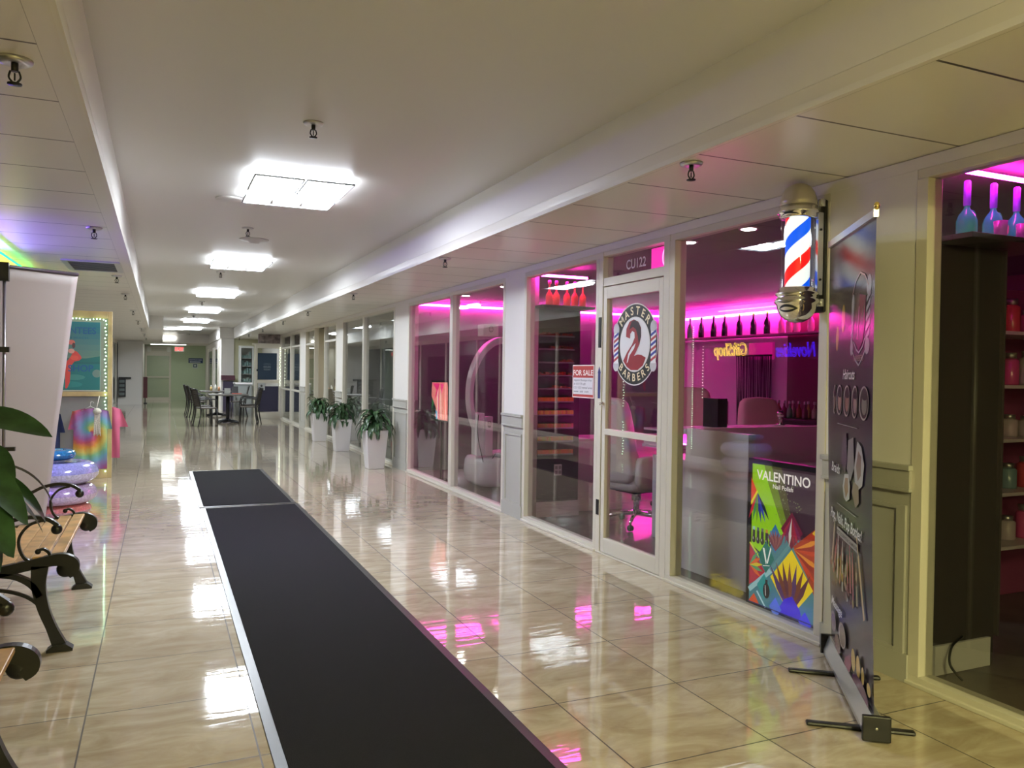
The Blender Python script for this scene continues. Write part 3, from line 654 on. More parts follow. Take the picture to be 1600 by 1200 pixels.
# neon along the left ceiling edge
for nm, pts, col, e, lab in (('green', [(-1.262, 6.9, 2.37), (-1.25, 8.3, 2.375), (-1.245, 9.7, 2.38)], (.0, 1, .14), 5.0, 'green neon tube hung under the left low ceiling above the pull-up banner'),
                             ('blue', [(-1.36, 6.2, 2.31), (-1.36, 8.0, 2.31)], (.24, .12, 1), 230.0, 'blue neon tube under the left low ceiling, nearest of the three neon tubes'),
                             ('yellow', [(-1.44, 8.7, 2.33), (-1.44, 9.8, 2.33)], (1, .80, .05), 26.0, 'yellow neon tube under the left low ceiling next to the green one')):
    t = thing('neon_tube', pts[0], lab, 'neon tube')
    bm = nbm(); tube(bm, smooth_path(pts, 6), .010, 8); obj('tube', bm, P('neon_'+nm, col, .4, emit=e, ecol=col), t)
    bm = nbm(); n = len(pts)
    bm.free()
    for q in (pts[0], pts[-1]): bm = nbm(); tube(bm, [q, (q[0], q[1], ZC)], .005, 6); obj('clip', bm, M_BLACK, t)

# ================================================================ FLOOR MATS
M_MAT = P('mat_pile', (.016, .0155, .017), .95, bump=(350, .5), spec=.15); M_RUB = P('mat_rubber', (.035, .035, .037), .3)
def mat(loc, L, label):
    t = thing('floor_mat', loc, label, 'floor mat', 'runner mats down the corridor')
    bm = nbm(); ring_frame(bm, -.48, 0, .48, L, .045, .001, .006); obj('rubber_border', bm, M_RUB, t, local=True, bevel=.002)
    bm = nbm(); box(bm, -.436, .044, .001, .436, L-.044, .0095); obj('pile', bm, M_MAT, t, local=True, bevel=.002)
mat((.86, .6, 0), 7.95, 'long charcoal runner mat with rubber border in the foreground')
mat((.845, 8.60, 0), 3.08, 'short charcoal mat laid at the far end of the long runner')

# ================================================================ ROLL-UP BANNER, RIGHT
BA, BB = Vector((3.12, 3.0, 0)), Vector((2.545, 2.22, 0)); bd = (BB-BA).normalized(); bn = bd.cross(Vector((0,0,1))); BL = (BB-BA).length
RB = thing('rollup_banner', ((BA+BB)/2), 'tall dark roll-up banner advertising haircuts and braids by the pillar', 'banner')
def brect(bm, a0, a1, n0, n1, z0, z1):
    vs = [bm.verts.new(BA+bd*a+bn*n+Vector((0,0,z))) for a, n, z in ((a0,n0,z0),(a1,n0,z0),(a1,n1,z0),(a0,n1,z0),(a0,n0,z1),(a1,n0,z1),(a1,n1,z1),(a0,n1,z1))]
    for f in ((0,3,2,1),(4,5,6,7),(0,1,5,4),(1,2,6,5),(2,3,7,6),(3,0,4,7)): bm.faces.new([vs[i] for i in f])
bm = nbm(); pr_ = [(-.05,.012),(.036,.012),(.036,.03),(.012,.10),(-.018,.10),(-.05,.05)]
vA = [bm.verts.new(BA+bn*p[0]+Vector((0,0,p[1]))) for p in pr_]; vB = [bm.verts.new(BB+bn*p[0]+Vector((0,0,p[1]))) for p in pr_]
bm.faces.new(vA); bm.faces.new(vB[::-1])
for i in range(6): bm.faces.new((vA[i], vB[i], vB[(i+1) % 6], vA[(i+1) % 6]))
obj('cassette', bm, M_STEEL, RB)
bm = nbm(); brect(bm, BL, BL+.022, -.054, .05, .008, .106); obj('end_cap', bm, M_BLACK, RB, bevel=.004)
bm = nbm(); brect(bm, -.02, 0, -.054, .05, .008, .106); obj('end_cap', bm, M_BLACK, RB, bevel=.004)
bm = nbm(); lathe(bm, [(.0, 0), (.006, .001), (.006, .004), (0, .005)], (0,0,0), 10)
for v in bm.verts: v.co = BB+bd*(.022+v.co.z)+bn*v.co.x+Vector((0,0,.06+v.co.y))
obj('end_screw', bm, M_STEEL, RB)
for a in (.28, BL-.10):
    bm = nbm(); brect(bm, a-.018, a+.018, -.17, .24, .0, .016); obj('foot', bm, M_BLACK, RB, bevel=.007)
bm = nbm(); tube(bm, [BA+bd*BL*.5-bn*.03+Vector((0,0,.09)), BA+bd*BL*.5-bn*.03+Vector((0,0,2.06))], .009, 8); obj('support_pole', bm, M_STEEL, RB)
# the sheet leans back a little and is turned slightly at the top; (a, z) run along the base and upwards
TL, TR = Vector((3.12, 3.057, 2.08)), Vector((2.67, 2.373, 2.08)); RAW = [False]
def sheet(q, a, b):
    t_ = (b-.10)/(2.08-.10); tt = b/2.08
    aL, aR = .025-.265*tt, .955-.135*tt
    f = a/BL if RAW[0] else (a-aL)/(aR-aL)
    f = min(1, max(0, f)); lo = BA+bd*(.012+f*(BL-.024))+bn*.002; hi = TL+(TR-TL)*f
    p_ = lo*(1-t_)+Vector((hi.x, hi.y, 0))*t_; bow = .012*math.sin(PI*min(1, max(0, t_)))
    return Vector((p_.x, p_.y, b))+bn*(bow+A.k*.00008)
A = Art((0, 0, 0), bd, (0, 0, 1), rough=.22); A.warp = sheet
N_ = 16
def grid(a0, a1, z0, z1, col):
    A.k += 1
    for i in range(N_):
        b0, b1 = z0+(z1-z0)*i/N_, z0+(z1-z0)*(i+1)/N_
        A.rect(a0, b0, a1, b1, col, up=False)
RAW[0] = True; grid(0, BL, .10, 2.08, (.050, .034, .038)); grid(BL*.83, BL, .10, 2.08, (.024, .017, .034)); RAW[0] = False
A.ell(.055, 1.60, .034, .060, (.50, .34, .10)); A.ell(.19, 1.69, .040, .065, (.50, .34, .10))
g_ = (.42, .42, .45)
for cx, z0, z1, ww in ((.41, 1.545, 1.74, .030), (.735, 1.545, 1.80, .046)):
    A.ell(cx, z1, ww, .045, g_); A.ell(cx, z0, ww, .035, g_)
    for i in range(5): z = z0+.02+i*(z1-z0-.05)/5; A.poly([(cx-ww*.8, z), (cx+ww*.8, z+.03), (cx+ww*.8, z+.055), (cx-ww*.8, z+.022)], g_)
A.poly([(.48, 1.62), (.50, 1.57), (.57, 1.53), (.65, 1.57), (.68, 1.64), (.68, 1.76), (.52, 1.78)], (.24, .03, .09))
for pts_ in ([(.43, 1.53), (.50, 1.49), (.58, 1.465), (.66, 1.50), (.71, 1.535)], [(.46, 1.57), (.52, 1.535), (.58, 1.52), (.65, 1.545), (.69, 1.58)]):
    for p_, q_ in zip(pts_, pts_[1:]): A.stripe(p_, q_, .009, g_)
A.text('BARBERS', .475, 1.485, .035, (.42, .32, .26), width=.20)
A.poly([(.53, 1.58), (.545, 1.575), (.56, 1.72), (.55, 1.725)], (.8, .25, .5))
for p_, q_ in zip([(.40,1.78),(.46,1.84),(.55,1.87),(.65,1.85)], [(.46,1.84),(.55,1.87),(.65,1.85),(.73,1.80)]): A.stripe(p_, q_, .008, (.45, .30, .32))
def scrip(t, a, b, s, wd): A.text(t, a, b, s, (.74, .72, .70), width=wd, bold=True, shear=.25)
scrip('Haircuts', .24, 1.405, .065, .27)
skin = [(.25, .17, .14), (.36, .22, .17), (.30, .16, .13), (.38, .27, .23), (.22, .20, .17)]
for i, (x, r_) in enumerate(((.045, .035), (.17, .075), (.35, .075), (.53, .065), (.72, .095))):
    A.ell(x, 1.305, r_, .072, (.34, .30, .28)); A.ell(x+.006, 1.305, r_*.86, .064, (.06, .045, .04)); A.ell(x+.01, 1.298, r_*.52, .042, skin[i]); A.ell(x+.012, 1.335, r_*.55, .018, (.02, .015, .015))
A.stripe((.15, 1.193), (.60, 1.193), .003, (.38, .36, .35)); A.stripe((.18, .812), (.61, .812), .003, (.38, .36, .35))
scrip('Braids', .02, .955, .065, .215)
A.poly([(.26,1.02),(.29,1.15),(.37,1.16),(.40,1.05),(.36,.97)], (.13, .07, .12)); A.poly([(.40,1.00),(.42,1.13),(.53,1.15),(.56,1.02),(.48,.95)], (.28, .24, .24)); A.poly([(.56,1.02),(.62,1.14),(.70,1.12),(.76,1.05),(.73,.96),(.64,.93),(.58,.96)], (.50, .47, .44)); A.poly([(.60,1.03),(.64,1.10),(.70,1.08),(.70,1.0),(.64,.97)], (.30, .20, .16))
A.poly([(.31,.91),(.35,.97),(.44,.98),(.48,.93),(.47,.87),(.40,.85),(.34,.86)], (.50, .47, .44)); A.poly([(.345,.91),(.37,.955),(.43,.96),(.44,.90),(.39,.865)], (.33, .18, .11)); A.poly([(.52,.91),(.56,.96),(.66,.95),(.67,.88),(.60,.85)], (.30, .22, .16))
scrip('Pop, Nails, Pop Bottles!', .02, .725, .070, .72)
A.rect(.18, .665, .66, .70, (.32, .30, .27)); A.text('BOTTLES SERVICE & CHAMPAGNE', .19, .673, .022, (.10, .09, .08), width=.46, bold=True)
random.seed(11)
for a0_, z0_, a1_, z1_, c_ in ((.06,.50,.12,.69,(.40,.33,.22)), (.10,.46,.17,.60,(.35,.10,.10)), (.20,.45,.22,.62,(.45,.40,.36)), (.26,.44,.30,.58,(.30,.12,.10)), (.33,.42,.33,.60,(.42,.40,.34)), (.38,.46,.42,.56,(.25,.22,.16)), (.46,.47,.44,.58,(.34,.08,.10)), (.52,.46,.50,.62,(.42,.12,.14)), (.58,.44,.56,.60,(.36,.10,.12)), (.66,.44,.64,.58,(.36,.28,.16)), (.80,.42,.68,.66,(.52,.38,.20))):
    A.stripe((a0_, z0_), (a1_, z1_), .030, c_); A.stripe((a1_, z1_), (a1_+(a1_-a0_)*.3, z1_+(z1_-z0_)*.3), .014, c_)
for i in range(26):
    x, z = .05+random.random()*.62, .40+random.random()*.16; A.ell(x, z, .012+.014*random.random(), .010+.012*random.random(), random.choice([(.30,.05,.06),(.22,.16,.12),(.38,.34,.30),(.16,.05,.08),(.34,.22,.06)]), n=10)
scrip('Massage', .07, .295, .060, .27)
A.ell(.12, .215, .065, .050, (.30, .24, .20)); A.ell(.125, .215, .052, .040, (.20, .11, .09)); A.ell(.345, .215, .085, .058, (.34, .28, .24)); A.ell(.35, .215, .07, .048, (.24, .15, .11)); A.ell(.23, .135, .075, .045, (.24, .15, .12))
A.poly([(.40, .102), (.42, .14), (.50, .175), (.545, .20), (.555, .15), (.52, .105)], (.30, .06, .12))
for a_, z_, ra, rb in ((.60, .19, .042, .048), (.70, .195, .038, .048), (.79, .19, .026, .036), (.90, .175, .034, .026)): A.ell(a_, z_, ra, rb, (.56, .38, .10))
A.poly([(.58, .102)]+[(.74+.16*math.cos(t_), .102+.055*math.sin(t_)) for t_ in [PI-PI*k/12 for k in range(13)]], (.14, .045, .12))
A.done('printed_sheet', RB)
bm = nbm(); off = bn*.006
vs = [bm.verts.new(p) for p in (TL-bn*.008+Vector((0,0,-.01)), TR-bn*.008+Vector((0,0,-.01)), TR+bn*.012+Vector((0,0,-.01)), TL+bn*.012+Vector((0,0,-.01)), TL-bn*.008+Vector((0,0,.022)), TR-bn*.008+Vector((0,0,.022)), TR+bn*.012+Vector((0,0,.022)), TL+bn*.012+Vector((0,0,.022)))]
for f in ((0,3,2,1),(4,5,6,7),(0,1,5,4),(1,2,6,5),(2,3,7,6),(3,0,4,7)): bm.faces.new([vs[i] for i in f])
obj('top_rail', bm, M_STEEL, RB)
bm = nbm(); ball(bm, TR+Vector((0,0,.035)), .012, sz=1.4); obj('rail_clip', bm, P('brass', (.7, .55, .2), .25, .8), RB)

# ================================================================ PLANTS IN WHITE POTS
M_LEAF = P('dracaena_leaf', (.035, .085, .032), .38, vary=(6, .35)); M_POT = P('white_planter', (.62, .60, .60), .4); M_SOIL = P('soil', (.03, .022, .015), .9)
def leaf(bm, base, az, L, w_, rise, droop, fold=.25, seg=8, mi=0, roll=0):
    d = Vector((math.cos(az), math.sin(az), 0)); sd = Vector((-math.sin(az), math.cos(az), 0))*math.cos(roll)+Vector((0,0,1))*math.sin(roll); prev = None; p = Vector(base)
    el = rise
    for i in range(seg+1):
        t = i/seg; ww = w_*(math.sin(PI*min(1, t*.92+.08))**.75)*(1 if t < .98 else .05)
        dn = d*math.cos(el)+Vector((0,0,math.sin(el))); nn = sd.cross(dn)*-1
        row = [bm.verts.new(p+sd*ww/2+nn*fold*ww*.5), bm.verts.new(p), bm.verts.new(p-sd*ww/2+nn*fold*ww*.5)]
        if prev:
            for k in (0, 1):
                f = bm.faces.new((prev[k], row[k], row[k+1], prev[k+1])); f.smooth = True; f.material_index = mi
        prev = row; p = p+dn*(L/seg); el -= droop/seg*(1.2-.4*t)
def planter(seed):
    t = thing('potted_plant', (0,0,0), '', 'potted plant', 'plants in tall white pots')
    bm = nbm(); a, b, h = .115, .16, .56
    for (r1, r2, z1, z2) in ((a, b, 0, h), (b-.02, b-.03, h, h-.05)):
        A_ = [bm.verts.new((sx*r1, sy*r1, z1)) for sx, sy in ((-1,-1),(1,-1),(1,1),(-1,1))]; B_ = [bm.verts.new((sx*r2, sy*r2, z2)) for sx, sy in ((-1,-1),(1,-1),(1,1),(-1,1))]
        for i in range(4): bm.faces.new((A_[i], A_[(i+1) % 4], B_[(i+1) % 4], B_[i]))
        if z1 == 0: bm.faces.new(A_[::-1]); top = B_
        else:
            for i in range(4): bm.faces.new((top[i], top[(i+1) % 4], A_[(i+1) % 4], A_[i]))
    obj('pot', bm, M_POT, t, local=True, bevel=.008)
    bm = nbm(); box(bm, -.128, -.128, .49, .128, .128, .515); obj('soil', bm, M_SOIL, t, local=True)
    rnd = random.Random(seed); bm = nbm()
    for s in range(5): x, y = rnd.uniform(-.06,.06), rnd.uniform(-.06,.06); tube(bm, [(x, y, .50), (x*1.4, y*1.4, .62+.05*s)], .012, 8)
    obj('stem', bm, P('plant_stem', (.10, .12, .05), .6), t, local=True)
    bm = nbm()
    for i in range(78):
        lv = i/78; az = i*2.399+rnd.uniform(-.3,.3)
        leaf(bm, (rnd.uniform(-.05,.05), rnd.uniform(-.05,.05), .56+.22*lv), az, rnd.uniform(.31,.42)*(1-.25*lv), rnd.uniform(.055,.075), .35+.75*lv+rnd.uniform(-.15,.15), rnd.uniform(2.0,2.7), fold=.3)
    obj('foliage', bm, M_LEAF, t, local=True)
    return t
for i, (x, y, lab) in enumerate(((2.85, 11.32, 'leafy green plant in a tall white pot, nearest of the three by the glass'), (2.91, 13.93, 'drooping green plant in a tall white pot, middle one of three'), (2.90, 16.0, 'green plant in a tall white pot, farthest one of three'))):
    t = planter(20+i); place(t, (x, y, 0), rz=i*.35*0, label=lab)

# large-leaved plant between the benches
t = thing('potted_plant', (-.98, 3.72, 0), 'big dark glossy leaves of a plant standing between the two benches', 'potted plant')
bm = nbm(); lathe(bm, [(.0, 0), (.13, 0), (.17, .30), (.18, .31), (.18, .34), (.16, .34), (.15, .30), (.0, .30)], (-.98, 3.72, 0), 28); obj('pot', bm, P('dark_pot', (.03, .03, .03), .4), t)
M_BIG = P('aroid_leaf', (.030, .075, .030), .38, vary=(14, .4), spec=.35); bm = nbm(); bs = nbm()
def bigleaf(tip0, az, L, w_, rise, droop, src, roll=.0):
    tube(bs, smooth_path([(-.98, 3.72, .30), src, tip0], 5), .007, 6)
    leaf(bm, tip0, az, L, w_, rise, droop, fold=.18, seg=12, roll=roll)
for c, az, L, w_, rise, droop, src, roll in (
    ((-.68, 3.45, 1.225), -.25, .34, .13, .05, .55, (-.9, 3.65, .9), .55), ((-.66, 3.5, 1.10), -.5, .26, .14, -.1, 1.2, (-.9, 3.68, .8), .5),
    ((-.66, 3.42, 1.07), -.3, .34, .14, -.5, .6, (-.9, 3.6, .75), .6), ((-.64, 3.62, 1.0), .1, .32, .12, -.35, .8, (-.9, 3.72, .7), .4),
    ((-.66, 3.38, .99), -.45, .34, .16, -.6, .6, (-.9, 3.6, .6), .6), ((-.66, 3.55, .96), .3, .34, .12, -.2, 1.0, (-.9, 3.7, .7), .3), ((-.68, 3.5, .90), -.3, .30, .15, -.8, .5, (-.9, 3.68, .6), .5),
    ((-.70, 3.35, 1.06), -.8, .30, .15, -.3, 1.2, (-.92, 3.55, .8), .5), ((-.70, 3.40, .88), -.7, .30, .15, -.5, 1.0, (-.92, 3.55, .6), .6), ((-.60, 3.70, 1.02), .05, .30, .09, -.1, 1.3, (-.9, 3.72, .7), -.2), ((-.62, 3.5, .98), -.2, .26, .11, -.9, .4, (-.9, 3.72, .7), .8),
    ((-.95, 3.4, 1.1), -1.9, .38, .17, .3, 1.4, (-.97, 3.6, .8), 0), ((-1.1, 3.8, 1.15), 2.5, .38, .17, .3, 1.4, (-1.0, 3.75, .8), 0), ((-.95, 3.9, 1.12), 1.6, .36, .16, .4, 1.4, (-.97, 3.8, .8), 0)):
    bigleaf(c, az, L, w_, rise, droop, src, roll)
obj('foliage', bm, M_BIG, t); obj('leaf_stalks', bs, P('leaf_stalk', (.08, .13, .05), .5), t)

# ================================================================ BENCHES
M_WOOD = P('bench_slat', (.50, .30, .12), .32, vary=(9, .35)); M_IRON = P('cast_iron', (.014, .014, .015), .34, .2)
def bench():
    t = thing('park_bench', (0,0,0), '', 'bench', 'park benches along the left side')
    L = 1.22
    for k, y in enumerate((-.02, L-.02)):
        bm = nbm(); a, b = y, y+.04
        # seat rail with front scroll
        ribbon(bm, [(-.62,.34),(-.45,.385),(-.28,.415),(-.12,.445),(-.03,.455),(.02,.435),(.03,.40),(.005,.375)], [.045,.05,.05,.05,.06,.06,.05,.035], a, b)
        ball(bm, (-.005,(a+b)/2,.405), .042, sy=.5)
        # front leg
        ribbon(bm, [(-.115,.43),(-.12,.33),(-.10,.22),(-.065,.12),(-.03,.03)], [.075,.062,.05,.045,.06], a, b)
        prism(bm, [(-.085,0),(.03,0),(.03,.012),(.0,.035),(-.055,.035),(-.085,.012)], 'y', a-.01, b+.01)
        ribbon(bm, [(-.30,.40),(-.22,.385),(-.15,.34),(-.115,.28)], [.02,.025,.03,.03], a, b)
        # rear leg and back post
        ribbon(bm, [(-.50,.36),(-.53,.22),(-.58,.10),(-.63,.03)], [.06,.05,.045,.055], a, b)
        prism(bm, [(-.68,0),(-.57,0),(-.57,.012),(-.60,.035),(-.65,.035),(-.68,.012)], 'y', a-.01, b+.01)
        ribbon(bm, [(-.56,.34),(-.61,.50),(-.66,.68),(-.70,.86)], [.05,.045,.04,.03], a, b)
        # lower brace arch with curl and ball
        ribbon(bm, [(-.095,.21),(-.17,.28),(-.27,.32),(-.36,.325),(-.46,.28),(-.545,.20)], .014, a+.01, b-.01)
        ribbon(bm, [(-.36,.325),(-.41,.34),(-.42,.375),(-.385,.395),(-.34,.385)], .012, a+.01, b-.01); ball(bm, (-.335,(a+b)/2,.362), .022, sy=.7)
        obj('side_frame', bm, M_IRON, t, local=True)
        bm = nbm()
        ribbon(bm, [(-.04,.625),(-.09,.66),(-.17,.672),(-.25,.655),(-.31,.625),(-.36,.62),(-.62,.64)], .018, a+.006, b-.006)
        ball(bm, (-.045,(a+b)/2,.605), .026, sy=.8); ball(bm, (-.325,(a+b)/2,.600), .026, sy=.8)
        ribbon(bm, [(-.10,.655),(-.16,.635),(-.20,.585),(-.205,.53),(-.18,.47),(-.13,.445),(-.085,.455),(-.075,.485),(-.10,.51),(-.125,.505)], .013, a+.01, b-.01); ball(bm, (-.125,(a+b)/2,.500), .014, sy=.8)
        obj('armrest', bm, M_IRON, t, local=True)
    for i in range(7):
        x = -.045-.074*i; z = .468-.0125*i if i > 1 else .47-.006*i
        bm = nbm(); box(bm, x-.031, -.0, z-.010, x+.031, L-.02, z+.010); obj('seat_slat', bm, M_WOOD, t, local=True, bevel=.004)
    for i in range(4):
        x = -.565-.032*i; z = .52+.09*i; bm = nbm(); box(bm, x-.008, 0, z-.032, x+.012, L-.02, z+.032); obj('back_slat', bm, M_WOOD, t, local=True, bevel=.004)
    return t
b1 = bench(); place(b1, (-.42, 4.50, 0), label='black scrolled iron bench with wooden slats, the whole one in front of the pull-up banner')
b2 = place(copy_tree(b1), (-.42, 1.86, 0), label='iron and slat bench cut off by the lower left corner')

# ================================================================ LEFT PULL-UP BANNER (seen from behind)
t = thing('rollup_banner', (-.95, 6.45, 0), 'grey back of a tall pull-up banner behind the bench', 'banner')
bm = nbm(); n = 24
Tl, Tr = Vector((-1.42, 5.72, 2.06)), Vector((-.535, 6.35, 2.06)); Bl, Br = Vector((-1.42, 6.25, .09)), Vector((-.79, 6.72, .09))
g = [[None]*(n+1) for _ in range(n+1)]
for i in range(n+1):
    for j in range(n+1):
        u_, v_ = i/n, j/n; p_ = (Bl*(1-u_)+Br*u_)*(1-v_)+(Tl*(1-u_)+Tr*u_)*v_
        p_ = p_+Vector((.5,-.8,0))*(.006*math.sin(v_*17+u_*3)*(1-v_)); g[i][j] = bm.verts.new(p_)
for i in range(n):
    for j in range(n): bm.faces.new((g[i][j], g[i+1][j], g[i+1][j+1], g[i][j+1])).smooth = True
o = obj('banner_sheet', bm, P('banner_back', (.42, .37, .36), .5), t); md = o.modifiers.new('s', 'SOLIDIFY'); md.thickness = .0012
bm = nbm(); tube(bm, [Tl+Vector((0,0,.0)), Tr], .012, 8); obj('top_rail', bm, P('dark_rail', (.05, .04, .05), .4), t)
bm = nbm(); dl = (Br-Bl).normalized(); pm = (Tl+Tr)/2+Vector((.10, -.0, 0)); pl = Vector((-.90, 6.02, 0))
tube(bm, [(-.925, 6.02, .12), (-.925, 6.02, 2.02)], .010, 8); sp_ = obj('support_pole', bm, P('pole_grey', (.28, .26, .28), .35, .7), t)
for q in ((-.955, 6.0, 1.96, -.90, 6.05, 2.08), (-.95, 6.0, 1.50, -.895, 6.04, 1.535), (-.935, 6.0, .86, -.86, 6.04, .885)): bm = nbm(); box(bm, *q); obj('pole_clip', bm, M_BLACK, sp_)
bm = nbm()
for p_, q_ in (((-1.44, 6.2), (-.76, 6.73)),):
    a_ = Vector((p_[0], p_[1], 0)); b_ = Vector((q_[0], q_[1], 0)); d_ = (b_-a_).normalized(); e_ = Vector((d_.y, -d_.x, 0))*.05
    vs = [bm.verts.new(v) for v in (a_+e_, b_+e_, b_-e_, a_-e_, a_+e_+Vector((0,0,.09)), b_+e_+Vector((0,0,.09)), b_-e_+Vector((0,0,.09)), a_-e_+Vector((0,0,.09)))]
    for f in ((0,3,2,1),(4,5,6,7),(0,1,5,4),(1,2,6,5),(2,3,7,6),(3,0,4,7)): bm.faces.new([vs[i] for i in f])
obj('cassette', bm, M_STEEL, t)

# ================================================================ GIFT SHOP GOODS AT THE LEFT
def swim_ring(c, R_, r_, col, label, sz=1.0, c2=None):
    t = thing('swim_ring', (c[0], c[1], c[2]-r_*sz), label, 'inflatable ring', 'inflatable rings stacked by the banner')
    for nm, a0, a1, cc in (('upper_half', 0, PI, col), ('lower_half', PI, 2*PI, c2 or [min(1, v*.8+.12) for v in col])):
        bm = nbm(); N, M_ = 40, 9; rows = []
        for i in range(N):
            th = 2*PI*i/N; row = []
            for j in range(M_):
                ph = a0+(a1-a0)*j/(M_-1); wr = 1+.015*math.sin(th*22)*abs(math.cos(ph))
                rr = R_+r_*math.cos(ph)*wr; row.append(bm.verts.new((c[0]+rr*math.cos(th), c[1]+rr*math.sin(th), c[2]+r_*sz*math.sin(ph))))
            rows.append(row)
        for i in range(N):
            for j in range(M_-1): bm.faces.new((rows[i][j], rows[(i+1) % N][j], rows[(i+1) % N][j+1], rows[i][j+1])).smooth = True
        obj(nm, bm, P('vinyl_%s_%d' % (nm, int(cc[0]*1000+cc[1]*100)), tuple(cc), .14, coat=.5, vary=(60, .25)), t)
    return t
swim_ring((-.88, 8.6, .062), .20, .085, (.60, .20, .16), 'glittery clear red inflatable ring at the bottom of the stack', .72, c2=(.55, .30, .30))
swim_ring((-.89, 8.6, .215), .23, .115, (.42, .32, .46), 'mauve inflatable ring, second from the bottom of the stack', .80, c2=(.60, .50, .62))
swim_ring((-.88, 8.6, .415), .225, .120, (.34, .36, .62), 'lavender glitter inflatable ring, largest and third from the bottom', .84, c2=(.55, .55, .68))
swim_ring((-.93, 8.6, .58), .13, .070, (.02, .20, .38), 'small blue inflatable ring on top of the stack', .7, c2=(.02, .16, .32))
t = thing('wooden_frame', (-.97, 11.35, 0), 'tall light-wood display frame trimmed with tiny lights, holding the shop poster', 'display frame')
bm = nbm(); fx0, fx1 = -1.42, -.565
box(bm, fx0, 11.33, 0, fx0+.05, 11.40, 2.12); box(bm, fx1-.05, 11.33, 0, fx1, 11.40, 2.12); box(bm, fx0+.05, 11.33, 2.03, fx1-.05, 11.40, 2.12); box(bm, fx0+.05, 11.33, .0, fx1-.05, 11.40, .11); box(bm, fx0+.05, 11.335, 1.04, fx1-.05, 11.39, 1.10)
obj('frame', bm, P('light_wood', (.48, .36, .16), .5, vary=(5, .25)), t, bevel=.004)
bm = nbm(); box(bm, fx0+.05, 11.37, 1.10, fx1-.05, 11.385, 2.03); box(bm, fx0+.05, 11.375, .11, fx1-.05, 11.385, 1.04); obj('back_panel', bm, P('grey_slatboard', (.30, .29, .27), .6), t)
A = Art((-1.36, 11.355, 1.12), (1, 0, 0), (0, 0, 1), rough=.4); W_, H_ = .655, .86
for i in range(12):
    f = i/11; A.rect(0, H_*i/12, W_, H_*(i+1)/12, (.02+.16*max(0, .5-abs(f-.45))*1.4, .15+.13*max(0, .6-abs(f-.45)), .15+.05*f), up=False)
A.rect(0, .33, W_, .40, (.02, .13, .12)); A.poly([(0, .37), (.3, .40), (.5, .40), (W_, .43), (W_, .36), (0, .33)], (.02, .15, .13)); A.rect(0, .0, W_, .33, (.02, .17, .16)); A.ell(.62, .21, .05, .05, (.16, .24, .20)); A.ell(.37, .16, .12, .035, (.06, .24, .20)); A.ell(.30, .07, .16, .04, (.03, .22, .20))
A.poly([(.27, .34), (.33, .42), (.36, .50), (.40, .48), (.44, .43), (.45, .40), (.42, .37), (.37, .36), (.33, .30), (.32, .10), (.29, .02), (.27, .02)], (.62, .07, .05)); A.ell(.33, .60, .045, .03, (.62, .16, .13)); A.ell(.36, .56, .018, .035, (.10, .05, .05)); A.ell(.335, .49, .035, .03, (.60, .30, .25)); A.ell(.37, .405, .045, .03, (.70, .10, .06))
A.text('FLAMINTEES', .035, .71, .115, (.015, .10, .24), width=.575, bold=True); A.text('MIAMI BEACH', .20, .645, .035, (.02, .14, .20), width=.32, bold=True); A.text('SHOP', .30, .235, .115, (.015, .10, .24), width=.28, bold=True)
A.rect(W_, 0, W_+.008, H_+.008, (.30, .42, .38)); A.rect(0, -.014, W_+.008, -.0, (.45, .50, .42))
A.done('poster', t)['label'] = 'teal poster with a pink bird and the words BEACH and SHOP'
bm = nbm()
for i in range(44): ball(bm, (fx1-.075+.008*math.sin(i*2.1), 11.318, 2.0-i*.0445), .0065, seg=6)
for i in range(20): ball(bm, (fx1-.10-i*.038, 11.318, 2.015+.006*math.sin(i)), .0065, seg=6)
o = obj('fairy_lights', bm, M_FAIRY, t); o['kind'] = 'stuff'
# hanging shirts
def tiedye():
    m = bpy.data.materials.new('tie_dye'); m.use_nodes = True; nt = m.node_tree; b = nt.nodes['Principled BSDF']
    g = nt.nodes.new('ShaderNodeNewGeometry'); s = nt.nodes.new('ShaderNodeSeparateXYZ'); nt.links.new(g.outputs['Position'], s.inputs[0])
    dx = node_math(nt, 'SUBTRACT', s.outputs[0], -.80); dz = node_math(nt, 'SUBTRACT', s.outputs[2], .60)
    rr = node_math(nt, 'SQRT', node_math(nt, 'ADD', node_math(nt, 'MULTIPLY', dx, dx), node_math(nt, 'MULTIPLY', dz, dz)))
    an = node_math(nt, 'DIVIDE', node_math(nt, 'ARCTAN2', dz, dx), 2*PI)
    n = nt.nodes.new('ShaderNodeTexNoise'); n.inputs['Scale'].default_value = 22; nt.links.new(g.outputs['Position'], n.inputs['Vector'])
    t = node_math(nt, 'FRACT', node_math(nt, 'ADD', node_math(nt, 'ADD', node_math(nt, 'MULTIPLY', rr, 2.4), an), node_math(nt, 'MULTIPLY', n.outputs['Fac'], .16)))
    r = nt.nodes.new('ShaderNodeValToRGB'); e = r.color_ramp.elements
    cols = [(.34, .12, .34), (.55, .10, .14), (.70, .30, .05), (.62, .52, .12), (.22, .48, .24), (.16, .40, .52), (.28, .26, .50)]
    e[0].position = 0; e[0].color = (*cols[0], 1); e[1].position = 1; e[1].color = (*cols[0], 1)
    for i in range(1, 7): k = e.new(i/7); k.color = (*cols[i], 1)
    nt.links.new(t, r.inputs[0]); nt.links.new(r.outputs[0], b.inputs['Base Color']); b.inputs['Roughness'].default_value = .85; return m
